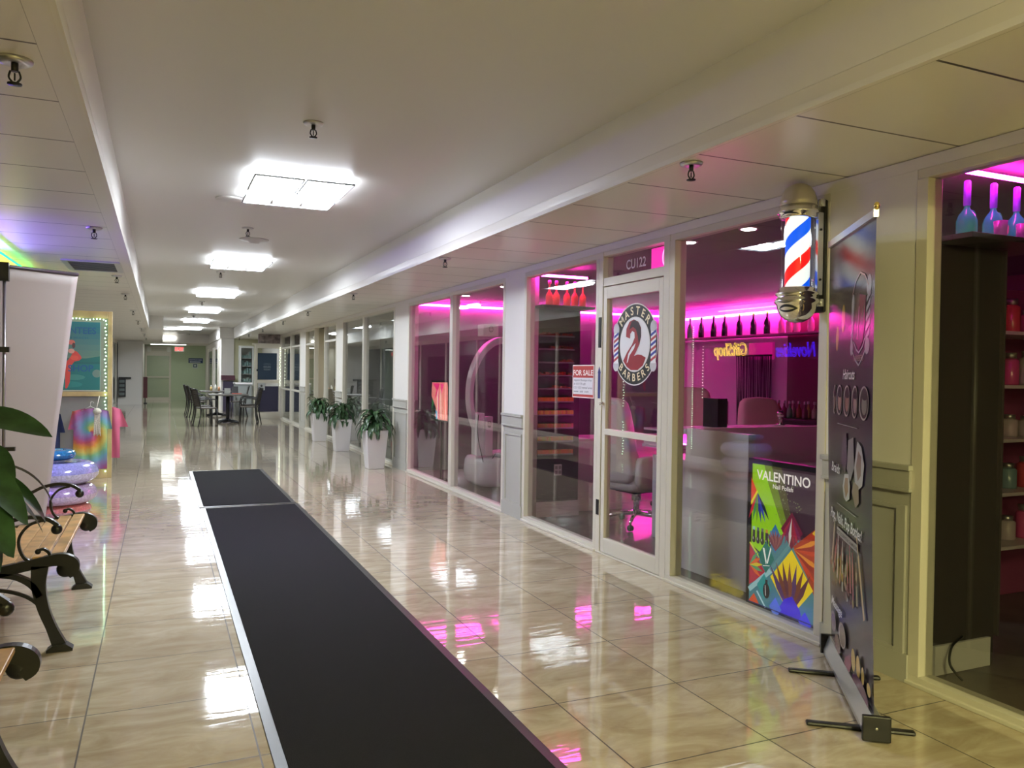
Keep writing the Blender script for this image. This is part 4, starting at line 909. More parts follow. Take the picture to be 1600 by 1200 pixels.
def shirt(name_loc, x0, x1, z0, z1, y, mat_, label, sl=.09):
    t = thing('hanging_shirt', name_loc, label, 'shirt')
    xm = (x0+x1)/2; W2 = (x1-x0)/2
    bm = nbm(); K = 10; cols_ = []
    def strip(fl_, fr_, za, zb, n):       # a panel of cloth between two edges, with soft folds
        for sd_ in (-.010, .010):
            g_ = [[bm.verts.new((a_+(b_-a_)*i/K, y+sd_+.012*math.sin((a_+(b_-a_)*i/K)*45+z*5), z)) for i in range(K+1)] for z, a_, b_ in [(za+(zb-za)*q/n, fl_(q/n), fr_(q/n)) for q in range(n+1)]]
            for q in range(n):
                for i in range(K): bm.faces.new((g_[q][i], g_[q][i+1], g_[q+1][i+1], g_[q+1][i])).smooth = True
    strip(lambda t_: xm-W2*.96+W2*.04*t_, lambda t_: xm+W2*.96-W2*.04*t_, z0, z1-.03, 12)
    strip(lambda t_: xm-W2*.92+W2*.55*t_, lambda t_: xm+W2*.92-W2*.55*t_, z1-.03, z1, 2)
    strip(lambda t_: xm+W2*.80, lambda t_: xm+W2+sl*(1.3-1.3*t_), z1-.26, z1-.03, 5); strip(lambda t_: xm-W2-sl*(1.3-1.3*t_), lambda t_: xm-W2*.80, z1-.26, z1-.03, 5)
    obj('fabric', bm, mat_, t)
    bm = nbm(); tube(bm, [(xm-W2*.5, y, z1-.03), (xm, y, z1+.03), (xm+W2*.5, y, z1-.03)], .005, 6); tube(bm, smooth_path([(xm, y, z1+.03), (xm, y, z1+.07), (xm+.02, y, z1+.09), (xm+.035, y, z1+.07)], 4), .003, 6); tube(bm, [(xm, y, z1+.07), (xm, 11.335 if y < 11.33 else 11.401, z1+.09)], .004, 6); obj('hanger', bm, M_GLOSSW, t)
shirt((-.84, 11.20, .12), -1.00, -.60, .13, .89, 11.24, tiedye(), 'spiral tie-dye T-shirt in rainbow colours hung on the display frame', .035)
shirt((-.50, 11.46, .22), -.72, -.47, .24, .90, 11.48, P('pink_cotton', (.62, .14, .24), .85), 'pink T-shirt hanging behind the tie-dye one', .07)
shirt((-1.2, 11.2, .45), -1.30, -1.12, .40, .86, 11.16, P('navy_cotton', (.02, .03, .09), .85), 'navy T-shirt hanging left of the tie-dye one', .04)
t = thing('shell_charm', (-.72, 11.14, .50), 'knotted white cord charm hanging in front of the tie-dye shirt', 'hanging charm')
bm = nbm(); ball(bm, (-.72, 11.15, .86), .045, sz=.9, sx=1.1); tube(bm, [(-.73, 11.15, .88), (-.70, 11.22, 1.05)], .006, 6); obj('knot', bm, P('white_cord', (.62, .60, .50), .7, bump=(60, .6)), t)
bm = nbm()
for i in range(7): tube(bm, smooth_path([(-.745+.009*i, 11.15, .83), (-.75+.010*i, 11.145, .68), (-.755+.012*i, 11.15, .55+.012*(i % 3))], 3), .006, 6)
obj('tassel', bm, P('white_cord', (.62, .60, .50)), t)

# ================================================================ INSIDE THE BARBER AND NAIL SHOP
def mag_tube(p, q, label, group='magenta tubes in the shop', r=.012, mat_=None):
    t = thing('neon_tube', ((p[0]+q[0])/2, (p[1]+q[1])/2, (p[2]+q[2])/2), label, 'neon tube', group)
    bm = nbm(); tube(bm, [p, q], r, 8); obj('tube', bm, mat_ or M_MAG, t)
    d = (Vector(q)-Vector(p)).normalized()*.03
    for e_, s_ in ((p, -1), (q, 1)): bm = nbm(); tube(bm, [Vector(e_), Vector(e_)+d*s_], r*1.15, 8); obj('end_cap', bm, M_BLACK, t)
mag_tube((3.33, 10.80, 2.36), (7.50, 10.80, 2.36), 'long magenta tube across the partition behind the nearer pair of windows', r=.017)
mag_tube((7.52, 7.3, 2.285), (7.52, 10.55, 2.285), 'long magenta tube over the bottle shelf on the back wall', r=.017)
mag_tube((3.30, 6.80, 2.345), (3.80, 6.80, 2.345), 'short magenta tube above the red bottles')
mag_tube((3.40, 2.55, 2.385), (3.96, 2.55, 2.385), 'short magenta tube above the green and violet bottles at the right edge')
mag_tube((4.61, 5.15, .745), (4.61, 6.7, .745), 'magenta strip under the ledge of the manicure desk')
mag_tube((4.75, 7.487, .30), (5.6, 7.487, .30), 'magenta strip low behind the white swivel chair')
for i, (x, y) in enumerate(((3.70, 9.9), (3.70, 8.6), (3.68, 5.01), (3.70, 4.36))):
    t = thing('downlight', (x, y, ZC), 'round white downlight in the shop ceiling, %s' % ('farthest of the four', 'third of the four from the viewer', 'second of the four from the viewer', 'nearest of the four')[i], 'downlight', 'downlights in the shop ceiling')
    bm = nbm(); lathe(bm, [(.05, -.006), (.065, -.008), (.07, 0)], (x, y, ZC), 24); obj('rim', bm, M_GLOSSW, t)
    bm = nbm(); lathe(bm, [(.0, -.009), (.048, -.0085), (.05, -.006)], (x, y, ZC), 24); obj('lens', bm, P('downlight_lens', (1, 1, .95), .4, emit=45), t)
# shelves on the two stub walls
M_SHELF = P('dark_shelf', (.04, .035, .04), .35)
t = tag(obj('wall_shelf', (lambda b_: (box(b_, 3.27, 6.70, 2.035, 3.84, 7.12, 2.06), b_)[1])(nbm()), M_SHELF, bevel=.003), 'dark shelf carrying the red bottles', 'shelf')
t = tag(obj('wall_shelf', (lambda b_: (box(b_, 3.34, 2.44, 2.055, 4.05, 2.78, 2.08), b_)[1])(nbm()), M_SHELF, bevel=.003), 'dark shelf carrying the green and violet bottles', 'shelf')
t = tag(obj('wall_shelf', (lambda b_: (box(b_, 7.36, 7.3, 1.955, 7.59, 10.6, 1.98), b_)[1])(nbm()), P('pinkish_shelf', (.30, .16, .22), .4), bevel=.003), 'long wall shelf with a row of dark bottles', 'shelf')
def bottle(prof, mat_, capm, label, group, handle=False, cap=.03, seg=20, liquid=None):
    t = thing('bottle', (0,0,0), label, 'bottle', group)
    bm = nbm(); lathe(bm, prof, seg=seg)
    if handle: tube(bm, smooth_path([(prof[-3][0], 0, prof[-3][1]-.01), (.05, 0, prof[-3][1]-.01), (.062, 0, prof[-3][1]-.05), (.045, 0, prof[3][1]-.01)], 5), .0045, 6)
    gb_ = obj('glass_body', bm, mat_, t, local=True)
    bm = nbm(); z = prof[-1][1]; lathe(bm, [(.013, z-.012), (.016, z-.01), (.016, z+cap-.006), (.010, z+cap), (.0, z+cap)], seg=14); obj('stopper', bm, capm, gb_, local=True)
    return t
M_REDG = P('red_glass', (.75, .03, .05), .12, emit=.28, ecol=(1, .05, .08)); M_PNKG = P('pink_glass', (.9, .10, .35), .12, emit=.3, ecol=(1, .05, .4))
pf = [(.0, 0), (.030, 0), (.034, .008), (.034, .10), (.020, .125), (.009, .14), (.008, .20), (.011, .205), (.011, .215)]
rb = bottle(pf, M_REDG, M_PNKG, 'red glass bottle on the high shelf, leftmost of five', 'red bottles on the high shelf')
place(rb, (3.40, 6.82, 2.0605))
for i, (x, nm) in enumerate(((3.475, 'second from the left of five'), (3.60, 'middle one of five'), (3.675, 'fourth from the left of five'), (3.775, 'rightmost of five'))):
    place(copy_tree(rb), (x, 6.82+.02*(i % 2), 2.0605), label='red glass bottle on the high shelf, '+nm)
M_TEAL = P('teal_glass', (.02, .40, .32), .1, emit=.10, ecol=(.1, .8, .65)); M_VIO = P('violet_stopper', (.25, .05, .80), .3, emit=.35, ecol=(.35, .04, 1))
pg = [(.0, 0), (.040, 0), (.046, .012), (.046, .085), (.036, .115), (.014, .145), (.012, .165), (.015, .17)]
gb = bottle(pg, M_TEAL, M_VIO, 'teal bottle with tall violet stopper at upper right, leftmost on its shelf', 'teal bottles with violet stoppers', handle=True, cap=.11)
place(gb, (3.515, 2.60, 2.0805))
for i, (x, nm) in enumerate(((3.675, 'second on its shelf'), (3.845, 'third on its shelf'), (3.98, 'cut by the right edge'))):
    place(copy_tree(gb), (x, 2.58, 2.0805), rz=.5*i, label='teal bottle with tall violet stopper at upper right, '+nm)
mg = thing('glass_mug', (0,0,0), 'small clear mug with a pink rim left of the first teal bottle', 'mug', 'mugs between the teal bottles')
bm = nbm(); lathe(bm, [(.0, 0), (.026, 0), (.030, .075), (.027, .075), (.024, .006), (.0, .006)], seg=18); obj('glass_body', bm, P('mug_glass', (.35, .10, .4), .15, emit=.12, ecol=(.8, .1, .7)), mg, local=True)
bm = nbm(); tube(bm, smooth_path([(.028, 0, .065), (.050, 0, .058), (.050, 0, .025), (.028, 0, .015)], 4), .004, 6); obj('handle', bm, M_PNKG, mg, local=True)
place(mg, (3.60, 2.49, 2.0805)); place(copy_tree(mg), (3.76, 2.49, 2.0805), label='small clear mug with a pink rim between the second and third teal bottles'); place(copy_tree(mg), (3.92, 2.49, 2.0805), label='small clear mug with a pink rim right of the third teal bottle')
pw = [(.0, 0), (.040, 0), (.043, .008), (.043, .15), (.034, .19), (.016, .225), (.014, .285), (.016, .29)]
M_DKG = P('dark_bottle', (.015, .03, .02), .12)
db = bottle(pw, M_DKG, M_BLACK, 'dark wine bottle on the back wall shelf, leftmost of seven', 'dark bottles on the back wall shelf', cap=.02)
ys_ = (10.09, 9.81, 9.52, 9.27, 8.95, 8.66, 8.39)
place(db, (7.46, ys_[0], 1.9805))
for i, y in enumerate(ys_[1:]):
    place(copy_tree(db), (7.46, y, 1.9805), label='dark wine bottle on the back wall shelf, %s from the left of seven' % ('second', 'third', 'fourth', 'fifth', 'sixth', 'last')[i])
for ch in db.children: pass
label_ = bpy.data.objects.new
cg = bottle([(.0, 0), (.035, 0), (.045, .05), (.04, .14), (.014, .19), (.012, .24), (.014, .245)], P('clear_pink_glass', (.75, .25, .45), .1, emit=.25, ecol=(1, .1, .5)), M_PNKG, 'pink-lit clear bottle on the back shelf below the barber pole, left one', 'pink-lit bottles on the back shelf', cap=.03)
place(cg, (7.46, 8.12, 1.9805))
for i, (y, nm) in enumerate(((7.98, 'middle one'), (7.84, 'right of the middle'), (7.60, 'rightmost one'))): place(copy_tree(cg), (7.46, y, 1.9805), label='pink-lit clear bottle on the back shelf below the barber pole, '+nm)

# nail polish racks
M_LEDGE = P('acrylic_ledge', (.34, .30, .32), .2)
strips = [(.30,.05,.04),(.28,.06,.05),(.30,.08,.06),(.50,.05,.05),(.48,.12,.08),(.60,.24,.05),(.62,.40,.08),(.62,.36,.10),(.60,.32,.08),(.60,.24,.08)]
for i in range(10):
    z = 1.765-.1285*i
    t = thing('nail_polish_rack', (3.535, 6.93, z), ('clear ledge of reddish nail polish, %s from the top' if i < 5 else 'shallow tray of orange and yellow polish, %s from the top') % ('first','second','third','fourth','fifth','sixth','seventh','eighth','ninth','tenth')[i], 'polish rack', 'polish racks on the charcoal wall')
    bm = nbm(); box(bm, 3.345, 6.915, z, 3.735, 6.979, z+.006); box(bm, 3.345, 6.915, z, 3.735, 6.919, z+.018); lg = obj('ledge', bm, M_LEDGE, t)
    rnd = random.Random(i); bm = nbm(); ms = [P('polish_%d_%d' % (i, k), tuple(min(1, c*rnd.uniform(.6, 1.3)) for c in strips[i]), .25) for k in range(4)]
    if i >= 5: box(bm, 3.347, 6.921, z+.006, 3.70, 6.978, z+.052, 0)
    x = 3.355 if i >= 5 else 3.355+.12*((i*7) % 3)
    while x < 3.72:
        h = .056 if i >= 5 else rnd.uniform(.02, .05)
        box(bm, x, 6.9205, z+.006, x+.020, 6.975, z+h, rnd.randint(0, 3)); x += .0225
    obj('polish_row', bm, ms, lg)['kind'] = 'stuff'
t = thing('wall_outlet', (3.60, 6.975, .46), 'four-socket white outlet plate low on the charcoal wall', 'outlet')
bm = nbm(); box(bm, 3.555, 6.968, .405, 3.64, 6.98, .515); obj('plate', bm, M_GLOSSW, t, bevel=.003)
bm = nbm()
for x in (3.565, 3.605):
    for z in (.42, .468): box(bm, x, 6.964, z, x+.026, 6.9685, z+.032)
obj('socket', bm, P('socket_grey', (.35, .34, .33), .5), t)
# reception desk
t = thing('reception_desk', (4.0, 4.5, 0), 'white reception desk with a high front behind the big window', 'desk')
bm = nbm(); vs = [(4.09, 0), (4.83, 0), (4.75, 1.03), (4.09, 1.03)]
prism(bm, vs, 'x', 3.50, 3.56); obj('front_panel', bm, M_GLOSSW, t, bevel=.004)
bm = nbm(); box(bm, 3.56, 4.69, 0, 4.75, 4.75, 1.03); obj('side_panel', bm, P('desk_inner', (.66, .60, .60), .35), t, bevel=.004)
bm = nbm(); box(bm, 3.56, 4.11, .72, 4.70, 4.69, .75); obj('worktop', bm, M_GLOSSW, t)
bm = nbm(); box(bm, 3.50, 4.76, .99, 4.72, 5.05, 1.02); obj('rear_ledge', bm, M_GLOSSW, t)
t = thing('computer_case', (3.92, 4.90, 1.02), 'small black case standing on the reception desk', 'computer')
bm = nbm(); box(bm, 3.83, 4.82, 1.0205, 3.92, 5.0, 1.24); obj('case', bm, M_BLACK, t, bevel=.004)
bm = nbm(); box(bm, 3.921, 4.84, 1.04, 3.945, 4.98, 1.22); obj('side_plate', bm, M_CHROME, t, bevel=.003)
t = thing('figurine', (4.51, 4.90, 1.02), 'little chrome figurine on the reception desk', 'figurine')
bm = nbm(); ball(bm, (4.51, 4.90, 1.115), .030); lathe(bm, [(.0, 0), (.035, 0), (.035, .012), (.010, .018), (.012, .04), (.024, .06), (.0, .085)], (4.51, 4.90, 1.0205), 18); obj('body', bm, M_CHROME, t)
# manicure desk
t = thing('manicure_desk', (4.2, 6.2, 0), 'white manicure desk with a pink glowing ledge seen through the door', 'desk')
bm = nbm(); box(bm, 3.93, 5.05, 0, 3.96, 5.82, .69); obj('end_panel', bm, P('lilac_white', (.60, .58, .64), .35), t, bevel=.003)
bm = nbm(); box(bm, 3.93, 5.05, .69, 4.74, 5.82, .72); box(bm, 4.46, 5.87, .69, 4.74, 6.80, .72); obj('desk_top', bm, M_GLOSSW, t, bevel=.003)
bm = nbm(); box(bm, 4.48, 5.05, .72, 4.50, 6.80, .76); box(bm, 4.48, 5.05, .86, 4.74, 6.80, .88); box(bm, 4.72, 5.05, .72, 4.74, 6.80, .86); obj('ledge', bm, M_GLOSSW, t)
bm = nbm(); box(bm, 4.71, 5.05, 0, 4.74, 6.80, .69); obj('back_panel', bm, M_GLOSSW, t)
t = thing('cabinet', (4.1, 7.4, 0), 'white low cabinet at the end of the charcoal rack wall', 'cabinet')
bm = nbm(); box(bm, 3.86, 7.14, 0, 4.45, 7.60, .72); obj('body', bm, M_GLOSSW, t, bevel=.004)
bm = nbm(); box(bm, 3.85, 7.13, .72, 4.46, 7.62, .745); obj('worktop', bm, P('pink_lit_top', (.7, .35, .5), .3), t)  # magenta glow on the white cabinet's top, put into its colour
t = thing('privacy_panel', (5.1, 7.5, 0), 'pink-lit white panel low behind the swivel chair', 'panel')
bm = nbm(); box(bm, 4.5, 7.50, 0, 6.2, 7.54, .75); obj('panel', bm, M_SHOPW, t)
# swivel chairs
def rbox(bm, c, s, bulge=.12, n=5):
    """a soft cushion: cube grid pushed to rounded sides"""
    D = {}
    def V(p):
        key = tuple(round(a, 4) for a in p)
        if key not in D:
            q = Vector(p); k = 8; q /= (abs(q.x)**k+abs(q.y)**k+abs(q.z)**k)**(1/k)
            q *= 1+bulge*.25*(3-(abs(q.x)+abs(q.y)+abs(q.z))); q /= 1+bulge*.4
            D[key] = bm.verts.new(Vector(c)+Vector((q.x*s[0]/2, q.y*s[1]/2, q.z*s[2]/2)))
        return D[key]
    N = n+1; g = [-1+2*i/N for i in range(N+1)]
    for ax in range(3):
        for sg in (-1, 1):
            for i in range(N):
                for j in range(N):
                    qs = []
                    for a, b in ((g[i], g[j]), (g[i+1], g[j]), (g[i+1], g[j+1]), (g[i], g[j+1])):
                        p = [0, 0, 0]; p[ax] = sg; p[(ax+1) % 3] = a; p[(ax+2) % 3] = b; qs.append(V(p))
                    bm.faces.new(qs).smooth = True
def swivel(label, mat_, loc, rz, arms=True, hb=1.2, wide=.56):
    t = thing('swivel_chair', (0,0,0), label, 'chair')
    bm = nbm(); rbox(bm, (0,0,.44), (wide,.56,.20)); obj('seat', bm, mat_, t, local=True)
    bm = nbm(); q0 = len(bm.verts); rbox(bm, (0,-.25,(.42+hb)/2), (wide*.86,.13,hb-.42), n=7)
    for v in bm.verts: k_ = (v.co.z-.45)/(hb-.45); v.co.y -= .10*max(0, k_)**1.3; v.co.x *= 1-.22*max(0, k_)**2
    obj('backrest', bm, mat_, t, local=True)
    if arms:
        for s_ in (-1, 1):
            bm = nbm(); rbox(bm, (s_*(wide/2-.015),.0,.53), (.09,.54,.30)); obj('armrest', bm, mat_, t, local=True)
    bm = nbm(); tube(bm, [(0,0,.10), (0,0,.36)], .028, 12); tube(bm, [(0,0,.24), (0,0,.35)], .045, 12); obj('gas_lift', bm, M_CHROME, t, local=True)
    bm = nbm(); box(bm, -.13, -.14, .32, .13, .14, .345); obj('mechanism', bm, M_BLACKM, t, local=True)
    bm = nbm()
    for k in range(5): a = 2*PI*k/5+.3; tube(bm, [(0,0,.125), (.18*math.cos(a), .18*math.sin(a), .11), (.31*math.cos(a), .31*math.sin(a), .075)], [.026,.020,.014], 8)
    sb_ = obj('star_base', bm, M_CHROME, t, local=True)
    for k in range(5):
        a = 2*PI*k/5+.3; bm = nbm(); lathe(bm, [(.0,-.02), (.026,-.018), (.028,0), (.026,.018), (.0,.02)], (.30*math.cos(a), .30*math.sin(a), .029), 14, axis='x' if k % 2 else 'y'); tube(bm, [(.30*math.cos(a), .30*math.sin(a), .03), (.30*math.cos(a), .30*math.sin(a), .075)], .008, 8); obj('caster', bm, M_BLACKM, sb_, local=True)
    return place(t, loc, rz)
swivel('white leather swivel chair just inside the door', M_LEATHER, (4.08, 6.30, 0), -1.35, hb=1.20)
swivel('pink velvet chair with rounded back, seen behind the white swivel chair', M_PINKV, (5.10, 7.0, 0), 2.2, arms=False, hb=1.28)
swivel('pink tufted chair whose back rises over the reception desk', M_PINKV, (5.45, 5.95, 0), 3.0, arms=False, hb=1.20, wide=.60)
# bead curtain, sign and bar at the back wall
t = thing('bead_curtain', (7.54, 8.75, 0), 'dark bead curtain hanging in the pink back wall', 'curtain')
bm = nbm(); tube(bm, [(7.54, 8.38, 1.70), (7.54, 9.10, 1.70)], .012, 8); obj('curtain_rod', bm, M_BLACKM, t)
bm = nbm(); rnd = random.Random(5)
for i in range(34): y = 8.39+.021*i; tube(bm, [(7.54+rnd.uniform(-.01,.01), y, 1.70), (7.54+rnd.uniform(-.02,.02), y+rnd.uniform(-.008,.008), .72)], .0055, 5)
obj('strands', bm, P('bead_dark', (.05, .03, .05), .3), t)['kind'] = 'stuff'
t = thing('pink_sign', (7.585, 8.62, 1.63), 'plain pink rectangular sign above the bead curtain', 'sign')
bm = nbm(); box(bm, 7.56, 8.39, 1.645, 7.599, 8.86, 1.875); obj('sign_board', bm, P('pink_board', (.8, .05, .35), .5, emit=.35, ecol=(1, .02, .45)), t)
t = thing('back_bar', (7.35, 7.7, 0), 'dark bar counter with bottles in the back of the shop', 'counter')
bm = nbm(); box(bm, 7.0, 7.0, 0, 7.52, 8.36, .86); obj('body', bm, M_DARK, t); bm = nbm(); box(bm, 6.96, 6.98, .86, 7.53, 8.36, .90); obj('worktop', bm, M_BLACK, t, bevel=.004)
sb = bottle([(.0, 0), (.032, 0), (.036, .02), (.034, .10), (.012, .14), (.010, .18), (.013, .185)], P('amber_glass', (.35, .10, .05), .12), M_STEEL, 'x', 'small bottles crowded on the back bar', cap=.025, seg=14)
tints = [P('bar_glass_%d' % i, c_, .12) for i, c_ in enumerate(((.35,.10,.05), (.10,.25,.14), (.45,.30,.30), (.20,.05,.10), (.45,.35,.12)))]
for i in range(14):
    y = 7.15+.086*i; o = sb if i == 0 else copy_tree(sb)
    place(o, (7.20+.07*((i*5) % 3), y, .9005), label='small bottle on the back bar seen over the light box poster, %s from the right' % ('first','second','third','fourth','fifth','sixth','seventh','eighth','ninth','tenth','eleventh','twelfth','thirteenth','fourteenth')[i])
    if i:
        g_b = [c_ for c_ in o.children if 'glass' in c_.name][0]; g_b.data = g_b.data.copy(); g_b.data.materials[0] = tints[i % 5]
t = thing('thermostat', (7.59, 10.3, 1.0), 'small pink-lit box on the back wall at left of the big window', 'wall box')
bm = nbm(); box(bm, 7.565, 10.17, .95, 7.599, 10.42, 1.06); obj('box', bm, M_GLOSSW, t, bevel=.006)
# dark cupboard and shelf of goods at the right edge
t = thing('dark_cupboard', (3.6, 2.9, 0), 'tall black cupboard behind the right-hand window', 'cupboard')
bm = nbm(); box(bm, 3.36, 2.79, .02, 3.93, 3.05, 2.03); obj('body', bm, M_BLACK, t); bm = nbm(); box(bm, 3.80, 2.60, .14, 3.815, 2.79, 2.05); box(bm, 3.90, 2.76, 0, 3.93, 2.79, 2.05); obj('edge_strip', bm, P('edge_grey', (.09, .08, .08), .4), t)
bm = nbm(); tube(bm, smooth_path([(3.55, 2.60, .17), (3.45, 2.58, .14), (3.40, 2.55, .07), (3.42, 2.50, .01)], 5), .006, 6); tag(obj('power_cord', bm, M_BLACK), 'black cord running over the white baseboard at the right edge', 'cord')
t = thing('display_shelf', (5.0, 3.3, 0), 'shelf unit of pink-lit goods at the right edge', 'shelf')
bm = nbm()
for y in (3.35,): 
    for z in (.40, .72, 1.04, 1.36, 1.68): box(bm, 4.5, 3.10, z, 6.0, 3.45, z+.02)
obj('shelf_board', bm, P('shelf_white', (.6, .5, .55), .4), t)
bm = nbm(); box(bm, 4.48, 3.10, 0, 4.50, 3.45, 2.0); box(bm, 6.0, 3.10, 0, 6.02, 3.45, 2.0); box(bm, 4.5, 3.44, 0, 6.0, 3.46, 2.0); obj('shelf_side', bm, P('shelf_plum', (.30, .06, .16), .5), t)
rnd = random.Random(9); k_ = 0
for zi, z in enumerate((.42, .74, 1.06, 1.38, 1.70)):
    for i in range(4):
        x = 4.66+.16*i; h = rnd.uniform(.12, .22); c_ = rnd.choice([(.6,.08,.25),(.5,.4,.45),(.1,.12,.2),(.55,.06,.08),(.2,.3,.35)])
        t = thing('jar', (x, 3.25, z), 'jar on the %s shelf at the right edge, %s from the left' % (('lowest', 'second lowest', 'middle', 'second highest', 'highest')[zi], ('first', 'second', 'third', 'fourth')[i]), 'jar', 'jars on the shelf unit')
        bm = nbm(); lathe(bm, [(.0, 0), (.045, 0), (.048, .01), (.048, h*.75), (.03, h*.82), (.0, h*.82)], (x, 3.25, z+.0005), 16); jb = obj('body', bm, P('jar_%d' % int(c_[0]*100+c_[1]*10), c_, .25), t)
        bm = nbm(); lathe(bm, [(.032, h*.82), (.034, h), (.0, h)], (x, 3.25, z+.001), 16); obj('lid', bm, M_STEEL, jb); k_ += 1
# spa unit with water arch
t = thing('head_spa_unit', (4.1, 9.1, 0), 'white head spa unit with a tall pink-lit arch and a basin', 'spa machine')
bm = nbm(); rbox(bm, (3.98, 9.15, .20), (.95, .75, .38)); obj('base', bm, M_GLOSSW, t)
bm = nbm(); lathe(bm, [(.30, .38), (.34, .40), (.345, .43), (.30, .435), (.26, .41), (.0, .36)], (4.05, 9.02, 0), 36); obj('basin', bm, M_GLOSSW, t)
bm = nbm(); lathe(bm, [(.0, .37), (.03, .375), (.03, .395), (.0, .40)], (4.02, 8.98, 0), 16); obj('drain', bm, M_CHROME, t)
bm = nbm(); N = 60; rows = []
cx, cz, rx, rz_, th = 3.88, 1.14, .46, .70, .07
for i in range(N):
    a = PI*1.22-(PI*1.44)*i/(N-1); row = []
    for (k, yy) in ((1, 8.98), (1, 9.14), (1-.12, 9.14), (1-.12, 8.98)): row.append(bm.verts.new((cx+rx*k*math.cos(a), yy, cz+rz_*(k+.02)*math.sin(a))))
    rows.append(row)
for i in range(N-1):
    for k in range(4): bm.faces.new((rows[i][k], rows[i][(k+1) % 4], rows[i+1][(k+1) % 4], rows[i+1][k]))
bm.faces.new(rows[0]); bm.faces.new(rows[-1][::-1]); obj('arch', bm, P('arch_white', (.74, .62, .66), .3), t, bevel=.012)
bm = nbm(); box(bm, 3.50, 8.92, .40, 3.60, 9.12, .92); obj('pedestal', bm, M_GLOSSW, t, bevel=.012)
bm = nbm(); box(bm, 3.60, 8.90, .40, 3.70, 9.0, .88); obj('control_column', bm, P('blush_white', (.74, .60, .64), .3), t, bevel=.010)
A = Art((3.62, 8.897, .74), (1, 0, 0), (0, 0, 1)); K_ = (.10, .03, .05)
A.ell(.03, .05, .026, .036, K_); A.ell(.03, .05, .022, .031, (.70, .50, .55)); A.ell(.02, .06, .005, .008, K_); A.ell(.04, .06, .005, .008, K_); A.rect(.015, .032, .045, .038, K_); A.ell(.03, .015, .022, .008, K_); A.done('logo', t)
bm = nbm(); tube(bm, smooth_path([(3.51, 8.90, .90), (3.49, 8.88, .70), (3.53, 8.86, .45), (3.60, 8.86, .25), (3.68, 8.85, .38), (3.74, 8.9, .43)], 6), .005, 6); obj('hose', bm, M_BLACK, t)
t = thing('tissue_box', (3.66, 9.06, 1.86), 'white cube box with a face mark standing on top of the spa arch', 'box')
bm = nbm(); box(bm, 3.58, 8.96, 1.857, 3.78, 9.15, 2.0); obj('box', bm, P('blush_box', (.78, .58, .64), .4), t, bevel=.005)
A = Art((3.63, 8.957, 1.885), (1, 0, 0), (0, 0, 1)); A.ell(.05, .055, .030, .040, K_); A.ell(.05, .055, .025, .034, (.74, .50, .56)); A.ell(.038, .066, .005, .007, K_); A.ell(.062, .066, .005, .007, K_); A.rect(.03, .03, .07, .037, K_); A.done('face_mark', t)

# ================================================================ FAR END OF THE CORRIDOR
d_ = sroot('door_2', (-.1, YE, 0))
bm = nbm(); x0, x1 = -.62, .42
box(bm, x0, YE-.04, 0, x0+.07, YE+.06, 2.06); box(bm, x1-.07, YE-.04, 0, x1, YE+.06, 2.06); box(bm, x0+.07, YE-.04, 1.95, x1-.07, YE+.06, 2.06); box(bm, x0+.07, YE-.04, 0, x1-.07, YE+.06, .12); box(bm, x0+.07, YE-.045, .98, x1-.07, YE+.05, 1.04)
box(bm, x0-.02, YE-.03, 2.06, x1+.02, YE+.05, 2.38)
obj('door_frame', bm, M_FRAME, d_)
bm = nbm(); box(bm, x0+.07, YE-.0, .12, x1-.07, YE+.01, .98); box(bm, x0+.07, YE-.0, 1.04, x1-.07, YE+.01, 1.95); obj('door_glass', bm, P('greenish_glazing', (.36, .44, .32), .15), d_)
t = thing('emergency_light', (-.05, YE-.06, 2.2), 'emergency light with two lamp heads over the far glass door', 'emergency light')
bm = nbm(); box(bm, -.36, YE-.10, 2.16, .22, YE-.031, 2.30); obj('battery_box', bm, P('beige_plastic', (.55, .54, .44), .4), t)
for x in (-.47, .33):
    bm = nbm(); box(bm, x-.07, YE-.14, 2.12, x+.07, YE-.031, 2.34); obj('lamp_head', bm, P('lamp_head', (.75, .76, .70), .3), t)
t = thing('exit_sign', (.74, 37.0, 2.3), 'red glowing EXIT sign hanging right of the far door', 'exit sign')
bm = nbm(); box(bm, .54, 36.98, 2.13, .92, 37.03, 2.34); obj('housing', bm, P('exit_white', (.75, .7, .68), .4), t)
A = Art((.55, 36.978, 2.16), (1, 0, 0), (0, 0, 1), emit=4); A.text('EXIT', .02, .01, .19, (1, .02, .02), width=.32, bold=True); A.done('lettering', t)
bm = nbm(); tube(bm, [(.73, 37.0, 2.34), (.73, 37.0, 2.428)], .012, 6); obj('stem', bm, M_STEEL, t)
t = thing('restroom_sign', (1.43, YE-.01, 1.75), 'dark blue direction sign with a white arrow on the green wall', 'sign')
bm = nbm(); box(bm, 1.14, YE-.02, 1.65, 1.74, YE-.001, 1.87); obj('plate', bm, P('sign_blue', (.02, .05, .14), .5), t)
A = Art((1.14, YE-.022, 1.65), (1, 0, 0), (0, 0, 1)); A.text('RESTROOMS', .04, .115, .085, (.45, .50, .62), width=.52, bold=True); A.poly([(.04, .055), (.09, .08), (.09, .07), (.50, .07), (.50, .04), (.09, .04), (.09, .03)], (.8, .85, .88)); A.done('lettering', t)
t = thing('pictogram_sign', (1.43, YE-.01, 1.5), 'small square white sign with a dark frame under the blue sign', 'sign')
bm = nbm(); box(bm, 1.31, YE-.02, 1.42, 1.53, YE-.001, 1.63); obj('plate', bm, P('sign_pale', (.5, .56, .56), .5), t)
A = Art((1.34, YE-.022, 1.46), (1, 0, 0), (0, 0, 1)); A.rect(0, 0, .16, .15, (.02, .06, .08)); A.rect(.035, .035, .115, .115, (.5, .56, .56)); A.done('pictogram', t)
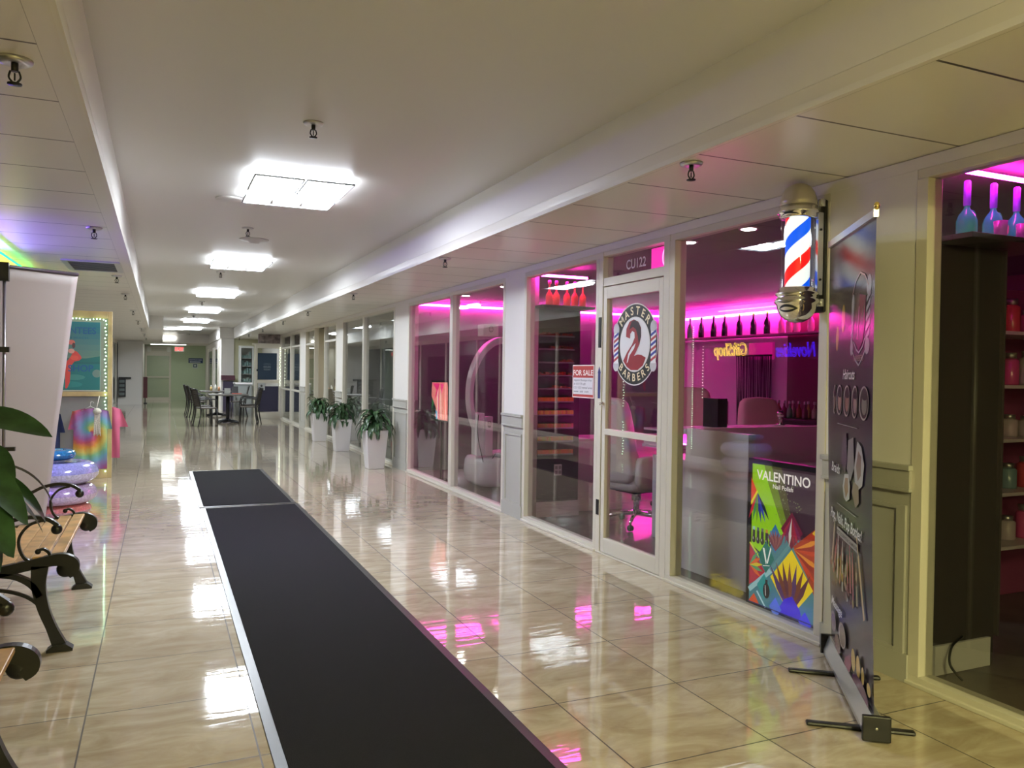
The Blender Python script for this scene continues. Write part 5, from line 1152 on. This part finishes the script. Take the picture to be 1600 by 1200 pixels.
# rack and red panel at the left column
t = thing('brochure_rack', (-1.25, 33.42, .3), 'black brochure rack on the grey column at the far left', 'rack')
bm = nbm(); box(bm, -1.44, 33.40, .98, -1.02, 33.49, 1.05); box(bm, -1.44, 33.36, .30, -1.20, 33.49, .98); obj('rack_frame', bm, M_BLACKM, t)
bm = nbm()
for z in (.36, .52, .68, .84): box(bm, -1.42, 33.345, z, -1.24, 33.359, z+.10)
obj('brochures', bm, P('brochure_grey', (.14, .17, .17), .5), t)['kind'] = 'stuff'
t = thing('standing_panel', (-.55, 35.0, 0), 'dark red narrow panel standing beside the grey column', 'panel')
bm = nbm(); box(bm, -.62, 34.6, .22, -.47, 34.66, 1.05); obj('board', bm, P('dark_red', (.12, .02, .03), .5), t)
bm = nbm(); box(bm, -.60, 34.55, 0, -.48, 34.72, .03); box(bm, -.56, 34.61, .03, -.53, 34.65, .22); obj('foot', bm, M_BLACKM, t)
# shop door with the blue posters, facing the viewer
d_ = sroot('door_3', (2.85, 23.75, 0)); YD = 23.68
bm = nbm(); box(bm, 2.46, YD, 0, 2.53, YD+.08, 2.12); box(bm, 3.13, YD, 0, 3.20, YD+.08, 2.12); box(bm, 2.53, YD, 2.02, 3.13, YD+.08, 2.12); box(bm, 2.53, YD, 0, 3.13, YD+.08, .18); box(bm, 2.53, YD-.005, 1.02, 3.13, YD+.07, 1.10); box(bm, 2.40, YD+.02, 2.12, 3.20, YD+.08, 2.16)
obj('door_frame', bm, M_FRAME, d_)
bm = nbm(); box(bm, 2.53, YD+.03, .18, 3.13, YD+.04, 1.02); box(bm, 2.53, YD+.03, 1.10, 3.13, YD+.04, 2.02); obj('door_glass', bm, M_GLASS, d_)
bm = nbm(); box(bm, 2.505, YD-.03, 1.36, 2.535, YD, 1.42); obj('door_handle', bm, M_BLACKM, d_)
bm = nbm(); box(bm, 2.56, YD+.10, 2.16, 3.19, YD+.16, ZC-.004); struct('wall_over_door', bm, P('brown_clutter', (.22, .18, .17), .7, vary=(9, .6)))
t = thing('door_poster', (2.8, YD+.02, 1.5), 'dark blue poster with a small white mark in the upper half of the far door', 'poster')
bm = nbm(); box(bm, 2.54, YD+.018, 1.12, 3.07, YD+.028, 1.88); obj('sheet', bm, P('poster_blue', (.018, .045, .085), .6), t)
A = Art((2.70, YD+.0175, 1.40), (1, 0, 0), (0, 0, 1)); A.text('OPEN', .0, .14, .07, (.10, .15, .20), width=.2, bold=True); A.text('HOURS', .0, .06, .08, (.22, .27, .31), width=.2, bold=True); A.text('TODAY', .0, -.01, .06, (.22, .27, .31), width=.2, bold=True); A.done('print', t)
t = thing('door_poster', (2.85, YD+.02, .6), 'plain dark purple sheet in the lower half of the far door', 'poster')
bm = nbm(); box(bm, 2.55, YD+.018, .20, 3.12, YD+.028, .93); obj('sheet', bm, P('poster_purple', (.028, .026, .065), .6), t)
t = thing('notice', (2.66, YD-.01, .9), 'little white notice between the two dark door posters', 'notice')
bm = nbm(); box(bm, 2.55, YD-.012, .82, 2.74, YD-.006, 1.02); obj('sheet', bm, P('notice_white', (.5, .52, .52), .6), t)
A = Art((2.60, YD-.0125, .86), (1, 0, 0), (0, 0, 1)); A.rect(0, 0, .09, .03, (.1, .1, .1)); A.ell(.045, .08, .03, .035, (.08, .08, .08)); A.done('print', t)
bm = nbm()
for i in range(22): ball(bm, (3.155+.012*math.sin(i*3), YD-.02, .95+.052*i), .009, seg=5)
tag(obj('fairy_lights', bm, P('fairy_warm', (1, 1, 1), .4, emit=5, ecol=(.9, 1, .8))), 'short string of lights down the edge of the far door', 'fairy lights', kind='stuff')
# posters inside the two far windows
for i, (a, b) in enumerate(((20.4, 21.6), (22.0, 23.4))):
    for z0, z1, nm in ((1.12, 1.98, 'upper'), (.14, .82, 'lower')):
        t = thing('window_sheet', (XR+.04, (a+b)/2, z0), 'grey-blue sheet behind the glass, %s one in the %s far window' % (nm, ('nearer', 'farther')[i]), 'window covering', 'sheets covering the far windows')
        bm = nbm(); box(bm, XR+.03, a, z0, XR+.034, b, z1); obj('sheet', bm, P('sheet_blue', (.10, .12, .14), .6), t)
# counter and glass cabinet
t = thing('service_counter', (2.2, 25.6, 0), 'grey counter with a pale top behind the right-hand dining chairs', 'counter')
bm = nbm(); box(bm, 2.10, 25.5, 0, 2.56, 26.3, .95); obj('body', bm, P('counter_grey', (.24, .26, .25), .6), t); bm = nbm(); box(bm, 2.08, 25.48, .95, 2.58, 26.32, 1.0); obj('worktop', bm, M_GLOSSW, t)
t = thing('glass_cabinet', (2.45, 26.4, 0), 'slim glass door cabinet left of the door with the blue poster', 'cabinet')
bm = nbm(); box(bm, 2.28, 26.4, 0, 2.33, 26.8, 2.15); box(bm, 2.66, 26.4, 0, 2.71, 26.8, 2.15); box(bm, 2.33, 26.4, 2.08, 2.66, 26.8, 2.15); box(bm, 2.33, 26.78, 0, 2.66, 26.8, 2.08); box(bm, 2.33, 26.4, 0, 2.66, 26.8, 1.0); obj('frame', bm, P('cabinet_frame', (.45, .46, .42), .4), t)
bm = nbm(); box(bm, 2.33, 26.41, 1.0, 2.66, 26.42, 2.08); obj('glass_door', bm, M_GLASS, t)
bm = nbm(); 
for z in (1.25, 1.5, 1.75): box(bm, 2.34, 26.45, z, 2.65, 26.77, z+.015)
obj('cabinet_shelf', bm, M_GLOSSW, t)
bm = nbm(); rnd = random.Random(4)
for z in (1.01, 1.265, 1.515, 1.765):
    for i in range(4): box(bm, 2.35+.075*i, 26.5, z, 2.41+.075*i, 26.6, z+rnd.uniform(.08, .2))
obj('goods', bm, P('goods_teal', (.25, .40, .38), .4, vary=(12, .4)), t)['kind'] = 'stuff'
t = thing('counter_display', (2.0, 27.8, 0), 'dark cabinet with a maroon awning against the grey column', 'cabinet')
bm = nbm(); box(bm, 1.90, 27.8, 0, 2.24, 28.1, 1.0); obj('body', bm, P('cabinet_purple', (.05, .04, .08), .5), t); bm = nbm(); prism(bm, [(27.7, 1.04), (28.1, 1.04), (28.1, 1.20), (27.78, 1.20)], 'x', 1.84, 2.26); obj('awning', bm, P('maroon', (.10, .03, .05), .6), t)

# dining tables and chairs
M_CH = P('woven_brown', (.055, .045, .035), .6, bump=(120, .4)); M_CF = P('dark_chair_frame', (.03, .03, .03), .4, .4)
def dining_chair():
    t = thing('dining_chair', (0,0,0), '', 'chair', 'chairs around the dining tables')
    bm = nbm(); rbox(bm, (0, .02, .45), (.44, .44, .035)); obj('seat', bm, M_CH, t, local=True)
    bm = nbm(); n = 8
    for i in range(n):
        z0, z1 = .50+.05*i, .50+.05*i+.046; y_ = -.20-.03*i/n*2.4
        box(bm, -.19, y_-.012, z0, .19, y_+.012, z1)
    obj('backrest', bm, M_CH, t, local=True)
    for s_ in (-1, 1):
        bm = nbm(); tube(bm, [(s_*.21, .21, 0), (s_*.21, .20, .44)], .014, 8); obj('leg', bm, M_CF, t, local=True)
        bm = nbm(); tube(bm, smooth_path([(s_*.21, -.25, 0), (s_*.21, -.20, .24), (s_*.21, -.19, .46), (s_*.205, -.24, .72), (s_*.20, -.29, .92)], 4), .015, 8); obj('leg', bm, M_CF, t, local=True)
        bm = nbm(); tube(bm, smooth_path([(s_*.215, -.22, .64), (s_*.23, -.05, .665), (s_*.225, .17, .65), (s_*.21, .20, .44)], 4), .013, 8); obj('armrest', bm, M_CF, t, local=True)
    bm = nbm(); tube(bm, [(-.20, -.288, .91), (.20, -.288, .91)], .014, 8); obj('top_rail', bm, M_CF, t, local=True)
    return t
c0 = dining_chair()
spots = [(1.02, 20.75, -1.30, 'woven dining chair at the left front of the near table, its back to the viewer'), (1.00, 21.9, -1.50, 'dark dining chair second from the front in the left row'), (.98, 24.6, -1.45, 'dark dining chair third from the front in the left row'), (.94, 26.0, -1.5, 'dark dining chair at the far end of the left row'),
         (2.10, 21.35, 1.25, 'woven dining chair at the right front of the near table'), (2.18, 22.5, 1.55, 'dining chair behind the right front one, partly hidden'), (2.12, 24.7, 1.5, 'dining chair at the right of the far table')]
for i, (x, y, rz, lab) in enumerate(spots): place(c0 if i == 0 else copy_tree(c0), (x, y, 0), rz, label=lab)
def table(x, y, r_, label):
    t = thing('dining_table', (x, y, 0), label, 'table', 'dining tables')
    bm = nbm(); box(bm, x-r_, y-r_*.95, .72, x+r_, y+r_*.95, .755); obj('tabletop', bm, P('table_top', (.11, .105, .095), .3, vary=(7, .2)), t, bevel=.01)
    bm = nbm(); tube(bm, [(x, y, .03), (x, y, .72)], .045, 14); lathe(bm, [(.0, .69), (.16, .70), (.16, .72), (.0, .72)], (x, y, 0), 20); obj('pedestal', bm, M_BLACKM, t)
    bm = nbm()
    for k in range(4): a = PI/4+PI/2*k; tube(bm, [(x, y, .07), (x+.18*math.cos(a), y+.18*math.sin(a), .05), (x+.36*math.cos(a), y+.36*math.sin(a), .02)], [.05, .035, .022], 8)
    obj('cross_foot', bm, M_BLACKM, t)
table(1.62, 22.05, .48, 'nearer square pedestal dining table with condiments'); table(1.55, 25.3, .48, 'farther square dining table behind the first one')
t = thing('napkin_holder', (1.62, 22.3, .755), 'grey napkin box standing on the nearer dining table', 'napkin holder')
bm = nbm(); box(bm, 1.55, 22.25, .7555, 1.70, 22.35, .90); obj('box', bm, P('napkin_grey', (.35, .36, .33), .5), t, bevel=.004)
t = thing('menu_stand', (1.80, 22.35, .755), 'black folded menu stand beside the napkin box', 'menu')
bm = nbm(); prism(bm, [(22.3, .7555), (22.42, .7555), (22.36, .95)], 'x', 1.74, 1.90); obj('card', bm, M_BLACK, t)
bm = nbm(); box(bm, 1.72, 21.95, .7555, 1.96, 22.15, .775); tag(obj('red_tray', bm, P('tray_red', (.45, .10, .07), .4), bevel=.004), 'small red tray on the nearer dining table', 'tray')
for i, (x, h, c_) in enumerate(((1.38, .16, (.55, .40, .16)), (1.50, .20, (.60, .58, .50)), (1.60, .15, (.5, .25, .12)))):
    t = thing('condiment_bottle', (x, 25.2, .755), 'condiment bottle on the farther dining table, %s of three' % ('leftmost', 'middle', 'rightmost')[i], 'bottle', 'condiments on the farther table')
    bm = nbm(); lathe(bm, [(.0, 0), (.035, 0), (.035, h*.65), (.015, h*.8), (.0, h*.8)], (x, 25.2, .7555), 14); obj('body', bm, P('cond_%d' % i, c_, .4), t)
    bm = nbm(); lathe(bm, [(.016, h*.8), (.014, h), (.0, h)], (x, 25.2, .7555), 12); obj('cap', bm, M_GLOSSW, t)
# lamps added to brighten the three shops past the barber
for i, (x, y, e_, col_) in enumerate(((4.1, 18.2, 12, (1, .85, .5)), (4.6, 13.0, 9, (.8, 1, .95)), (4.6, 21.8, 6, (.9, 1, .9)))):
    t = thing('added_fill_light', (x, y, ZC), 'added flat fill lamp in the ceiling of the %s shop past the barber' % ('warm-coloured', 'curtained', 'farthest')[i], 'ceiling light')
    bm = nbm(); box(bm, x-.16, y-.45, ZC-.03, x+.16, y+.45, ZC); obj('housing', bm, M_TRIM, t)
    bm = nbm(); box(bm, x-.14, y-.43, ZC-.036, x+.14, y+.43, ZC-.031); obj('diffuser', bm, P('shop_fill_%d' % i, (1, 1, 1), .4, emit=e_, ecol=col_), t)

t = thing('added_fill_light', (.2, 36.3, ZC), 'added flat fill lamp under the low ceiling just before the far glass door', 'ceiling light')  # lamp added to brighten the far end of the corridor
bm = nbm(); box(bm, -.4, 36.0, ZC-.03, 1.0, 36.4, ZC-.003); obj('housing', bm, M_TRIM, t)
bm = nbm(); box(bm, -.38, 36.02, ZC-.036, .98, 36.38, ZC-.031); obj('diffuser', bm, P('far_fill', (1, 1, 1), .4, emit=9, ecol=(.95, 1, .92)), t)
